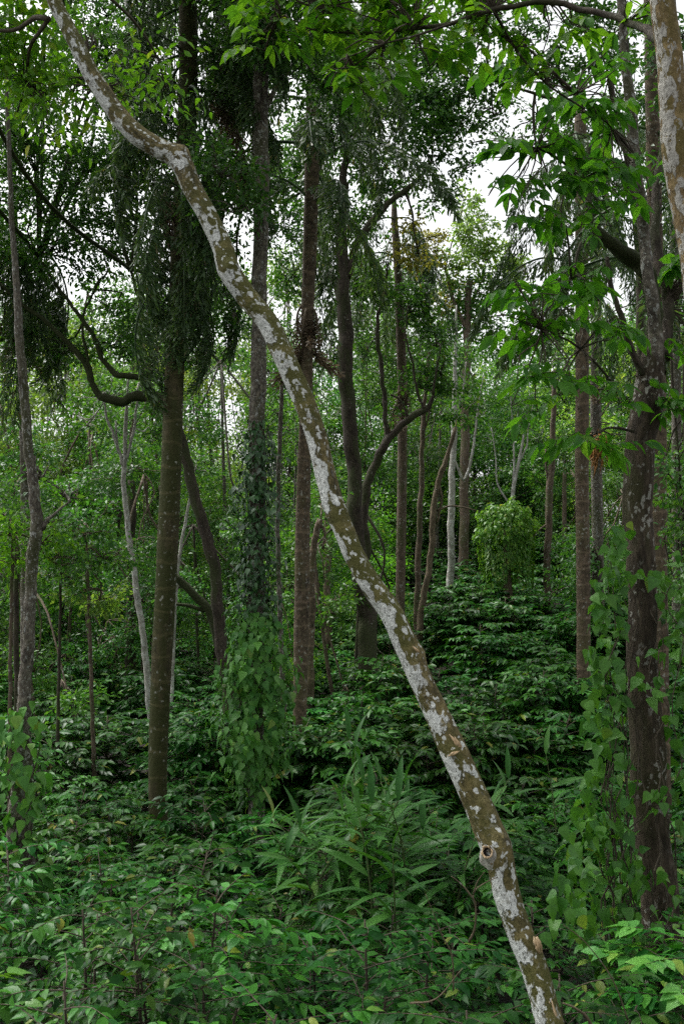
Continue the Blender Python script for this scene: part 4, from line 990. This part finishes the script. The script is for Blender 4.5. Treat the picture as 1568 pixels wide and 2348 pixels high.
# low herbs on the forest floor
def herbs():
    rng = np.random.default_rng(72)
    n = 11000
    y = 2.2 + 34 * rng.random(n) ** 1.1
    x = rng.uniform(-1, 1, n) * (.36 * y + 1.2)
    z = ground_z(x, y) + rng.random(n) ** 1.5 * .45
    L = Leaves(); a = rng.uniform(0, 6.28, n)
    L.add(np.stack((x, y, z), -1), np.stack((np.cos(a), np.sin(a), rng.normal(-.1, .3, n)), -1), np.array((0, 0, 1.0)) + .4 * rng.normal(0, 1, (n, 3)), rng.uniform(.06, .15, n))
    o = L.stuff('ground_cover', LEAF4, M['coffee_far'], None)
    tag(o, 'low dark green herbs covering the forest floor between the bushes', 'ground cover')
herbs()

# ------------------------------------------------------------------ ginger clump
def ginger():
    rng = np.random.default_rng(81)
    ms = [single(LANCE, 'ginger_leaf', M['ginger']), single(leaf_tpl((.15, .4, .65, .85), (.055, .085, .075, .04), .3, .9), 'ginger_leaf', M['ginger']), single(leaf_tpl((.15, .4, .65, .85), (.06, .095, .085, .05), .3, .25), 'ginger_leaf', M['ginger'])]
    spots = []
    for i in range(26):
        u = rng.uniform(660, 1050); d = rng.uniform(8.0, 10.2)
        spots.append((u, d, rng.uniform(1.15, 1.75)))
    spots.append((862, 7.4, 1.6)); spots.append((905, 7.2, 1.4)); spots.append((1115, 9, 1.6)); spots.append((800, 9.4, 2.0)); spots.append((830, 9.8, 2.1)); spots.append((1275, 11, 2.0))
    for i, (u, d, h) in enumerate(spots):
        q = P(u, 1500, d); z = float(ground_z(q[0], q[1])); b = np.array((q[0], q[1], z))
        v_ = uv(b)[0]
        part_ = 'left end' if u < 780 else 'middle' if u < 920 else 'right end'
        lab = 'arching lance-leaved ginger stalk at the %s of the clump' % part_ if i < 26 else ('upright ginger stalk standing clear in front of the clump' if i in (26, 27) else 'tall ginger stalk at the back of the clump' if i < 31 else 'lone thin-leaved stalk near the speckled palm foot')
        root = empty('ginger_plant', b, lab, 'ginger plant', 'ginger stalks at the %s of the clump' % part_ if i < 26 else None if i == 31 else ('upright ginger stalks in front' if i in (26, 27) else 'tall ginger stalks at the back'))
        up = i >= 26
        az = rng.uniform(0, 6.28); ln = .12 if up else rng.uniform(.3, .75)
        pts = np.array([(0, 0, -.05), (math.cos(az) * ln * .15, math.sin(az) * ln * .15, h * .4), (math.cos(az) * ln * .5, math.sin(az) * ln * .5, h * .75), (math.cos(az) * ln * 1.1, math.sin(az) * ln * 1.1, h)])
        a = Acc(); a.add(*tube(pts, (.011, .01, .007, .003), 6, .15)); a.build('stalk', M['green_stem'], root)
        C, _ = spline(pts, (1, 1, 1, 1), .02)
        L = Leaves(); nl = 16; a0 = rng.uniform(0, 3.14)
        for k in range(nl):
            t = .35 + .65 * k / (nl - 1); j = int(t * (len(C) - 1)); s = 1 if k % 2 else -1
            dv = np.array((math.cos(a0) * s, math.sin(a0) * s, .75)) + .25 * rng.normal(0, 1, 3)
            if k == nl - 1: dv = np.array((0, 0, 1.0))
            L.add(C[j], dv, np.array((-math.cos(a0) * s * .5, -math.sin(a0) * s * .5, 1.0)) + .25 * rng.normal(0, 1, 3), (.42 if 2 < k < nl - 3 else .3) * rng.uniform(.8, 1.15))
        p, d_, n, z_ = L.get()
        leaf_objects(ms, p, d_, n, z_, root)
ginger()

# ------------------------------------------------------------------ climbers
def column_vine(name, label, stem, d, size, n_one, n_rest, mat, prof, seed, wildness=.3):
    """heart leaves hanging all round a stem; prof = [(v, half width in px)]"""
    rng = np.random.default_rng(seed)
    vs = np.array([q[0] for q in prof], float); hw = np.array([q[1] for q in prof], float)
    su = np.interp(vs, [q[1] for q in stem], [q[0] for q in stem])
    base = P(su[-1], vs[-1], d)
    root = empty(name, base, label, 'vine')
    n = n_one + n_rest
    L = Leaves()
    v = rng.uniform(vs[0], vs[-1], n * 2); W = np.interp(v, vs, hw)
    keep = rng.random(n * 2) < W / hw.max(); v = v[keep][:n]; n = len(v); W = np.interp(v, vs, hw)
    a = rng.uniform(0, 2 * math.pi, n); front = rng.random(n) < .65
    a = np.where(front, rng.uniform(-1.75, 1.75, n) - math.pi / 2, a)
    rr = W * d / F * np.where(rng.random(n) < .75, rng.uniform(.72, 1.05, n), rng.uniform(.4, .8, n))
    rr *= 1 + wildness * .38 * rng.normal(0, 1, n)
    rr *= 1 + .16 * np.sin(a * 3 + v * .03) + .1 * np.sin(v * .05)
    uu = np.interp(v, vs, su)
    c = np.array([P(x, y, d) for x, y in zip(uu, v)])
    o = np.stack((np.cos(a), np.sin(a), 0 * a), -1)
    L.add(c + o * rr[:, None], o * .45 + np.array((0, 0, -1.0)) + wildness * rng.normal(0, 1, (n, 3)), o + np.array((0, 0, .75)) + .28 * rng.normal(0, 1, (n, 3)), size * rng.uniform(.45, 1.3, n))
    ms = [single(HEART, name + '_leaf', M[mat]), single(leaf_tpl((.02, .16, .4, .7), (.2, .34, .29, .13), .1, .12), name + '_leaf', M[mat])]
    st = Acc()
    for k in range(9):
        a0 = rng.uniform(0, 6.28); q = []
        for j, y in enumerate(np.linspace(vs[-1], vs[0] + rng.uniform(0, .3) * (vs[-1] - vs[0]), 12)):
            x = np.interp(y, vs, su); rad = .02 + .10 * rng.random() + .03 * k / 9
            q.append(P(x, y, d) + np.array((math.cos(a0 + .5 * j), math.sin(a0 + .5 * j), 0)) * (np.interp(y, vs, hw) * d / F * .45 + .03))
        st.add(*tube(q, np.linspace(.009, .004, 12), 5, .2, .05, rng))
    tag(st.build('vine_stem', M['dark_bark'], root, base), kind='stuff')
    L.split(ms, M[mat], root, base, n_one, HEART if size > .1 else LEAF4)
    return root
stemE = [(592, 950), (590, 1100), (588, 1500), (586, 1880)]
column_vine('pepper_vine', 'heart-leaved pepper vine bulging round the foot of the pale lichen trunk', stemE, 12.0, .115, 295, 1000, 'pepper', [(1400, 40), (1440, 62), (1500, 76), (1580, 84), (1660, 86), (1700, 82), (1760, 66), (1805, 40), (1850, 20)], 91)
column_vine('dark_climber', 'dark small-leaved climber sleeving the pale lichen trunk above the pepper vine', stemE, 12.0, .085, 295, 1250, 'pepper_dark', [(965, 20), (1010, 38), (1080, 46), (1200, 56), (1300, 50), (1380, 46), (1430, 40)], 92, .6)
column_vine('ivy_vine', 'leafy vine round the dark foot of the banded trunk at left', [(66, 1500), (55, 1640), (50, 1880), (58, 2120)], 9.1, .12, 240, 60, 'pepper', [(1600, 30), (1640, 56), (1720, 66), (1800, 58), (1860, 40), (1900, 26), (1950, 50), (2050, 78), (2120, 60)], 93, .45)

def curtain_vine():
    rng = np.random.default_rng(94); base = P(1500, 2300, 6.7)
    root = empty('heart_leaf_vine', base, 'light green heart-leaved vine curtain hanging both sides of the rough-barked trunk', 'vine')
    L = Leaves(); st = Acc()
    cl = []
    for v in range(1215, 2260, 34):
        uL = np.interp(v, (1215, 1330, 1480, 1650, 1800, 1950, 2100, 2260), (1425, 1398, 1385, 1385, 1400, 1370, 1380, 1440))
        wL = np.interp(v, (1215, 1330, 1480, 1650, 1800, 1950, 2100, 2260), (18, 40, 44, 50, 60, 95, 85, 45))
        cl.append((uL, v, wL, 24, 6.75, int(4 + wL / 6)))
        if 1270 < v < 1900: cl.append((np.interp(v, (1270, 1500, 1900), (1538, 1552, 1575)), v, 34, 24, 6.9, 6))
    for b in ((1455, 1318, 60, 10, 6.72, 16), (1505, 1325, 30, 10, 6.75, 7), (1480, 1500, 26, 12, 6.7, 4), (1545, 1500, 40, 14, 6.75, 8), (1460, 1555, 50, 12, 6.7, 9), (1480, 1590, 30, 14, 6.68, 5), (1520, 1815, 34, 14, 6.65, 7), (1500, 1850, 20, 14, 6.65, 4), (1510, 2010, 26, 18, 6.6, 6), (1545, 2045, 20, 14, 6.6, 4),
              (1490, 2100, 26, 18, 6.6, 5), (1470, 2180, 30, 20, 6.6, 6), (1500, 2240, 26, 20, 6.6, 5), (1440, 2000, 40, 40, 6.6, 10), (1300, 2000, 60, 60, 6.3, 16), (1330, 1880, 60, 40, 6.6, 12), (1300, 2100, 60, 40, 6.2, 12), (1560, 1560, 60, 40, 6.9, 12), (1600, 1450, 60, 100, 7, 16)):
        cl.append(b)
    for (u, v, ru, rv, d, n) in cl:
        q = np.array([P(u + ru * x, v + rv * y, d + .16 * z) for x, y, z in rng.uniform(-1, 1, (n, 3))])
        L.add(q, np.array((0, -.25, -.8)) + .55 * rng.normal(0, 1, (n, 3)), np.array((0, -.6, .9)) + .5 * rng.normal(0, 1, (n, 3)), .108 * rng.uniform(.6, 1.2, n))
    for k in range(14):
        u0 = rng.choice((1400, 1390, 1430, 1545, 1450, 1500)); q = []
        for v in np.linspace(2280, rng.uniform(1230, 1600), 14):
            q.append(P(u0 + rng.normal(0, 14) + (2280 - v) * .01, v, 6.78 + rng.normal(0, .03)))
        st.add(*tube(q, np.linspace(.007, .003, 14), 5, .12))
    tag(st.build('vine_stem', M['twig'], root, base), kind='stuff')
    ms = [single(HEART, 'heart_leaf', M['vine']), single(leaf_tpl((.02, .16, .4, .7), (.19, .33, .28, .12), .1, .12), 'heart_leaf', M['vine']), single(leaf_tpl((.02, .16, .4, .7), (.22, .36, .3, .15), .4, .35), 'heart_leaf', M['vine'])]
    L.split(ms, M['vine'], root, base, 295, HEART)
curtain_vine()

# ------------------------------------------------------------------ small things
def dead_twig(label, segs, d, r):
    rng = np.random.default_rng(int(segs[0][0][0]))
    base = P(*segs[0][0], d); root = empty('dead_twig', base, label, 'twig')
    a = Acc()
    for k, s in enumerate(segs):
        q = [P(u, v, d + .03 * j * (1 if k % 2 else -1)) for j, (u, v) in enumerate(s)]
        a.add(*tube(q, np.linspace(r, r * .4, len(q)) * (1 if k == 0 else .65), 6, .03, .05, rng))
    a.build('twig', M['tan'], root, base)
dead_twig('bare forked tan twig rising from the bushes left of the leaning trunk', [[(1075, 2160), (1088, 2130), (1090, 2090), (1084, 2060), (1060, 2030), (1035, 2010)], [(1084, 2060), (1090, 2040), (1120, 2020), (1140, 2012)], [(1084, 2052), (1095, 2020), (1110, 2000)]], 3.75, .005)
dead_twig('thin bent grey stem left of the bare forked twig', [[(1040, 2270), (1035, 2190), (1015, 2150), (1000, 2110), (975, 2050)]], 4.2, .004)
dead_twig('curling dry root at the foot of the leaning trunk', [[(1360, 2360), (1340, 2330), (1315, 2310), (1290, 2300)]], 3.55, .007)
dead_twig('slim leaning stick in the lower right bushes', [[(1440, 2340), (1400, 2240), (1340, 2160), (1290, 2120)]], 4.4, .004)
dead_twig('dry twig lying over leaves at bottom centre', [[(940, 2300), (1000, 2290), (1060, 2220)], [(1000, 2290), (1020, 2310)]], 3.6, .004)

# ------------------------------------------------------------------ labels: tell look-alikes of one group apart by their order in the view
def order_labels():
    by = {}
    for o in bpy.data.objects:
        if o.parent is None and 'label' in o.keys() and 'group' in o.keys(): by.setdefault((o['group'], o['label']), []).append(o)
    words = ['leftmost', 'second from left', 'third from left', 'fourth from left', 'fifth from left', 'sixth from left', 'seventh from left', 'eighth from left', 'ninth from left', 'tenth from left', 'eleventh from left', 'twelfth from left', 'thirteenth from left']
    for (g, lab), obs in by.items():
        if len(obs) < 2: continue
        q = sorted((uv(tuple(o.location))[0], i) for i, o in enumerate(obs))
        seen = [i for u, i in q if -40 < u < 1608]
        for u, i in q:
            if i not in seen: obs[i]['label'] = lab + (', beyond left edge' if u < 784 else ', beyond right edge')
        if len(seen) > len(words) + 1: continue
        for k, i in enumerate(seen):
            if len(seen) > 1: obs[i]['label'] = lab + ', ' + ('rightmost' if k == len(seen) - 1 else words[k])
order_labels()
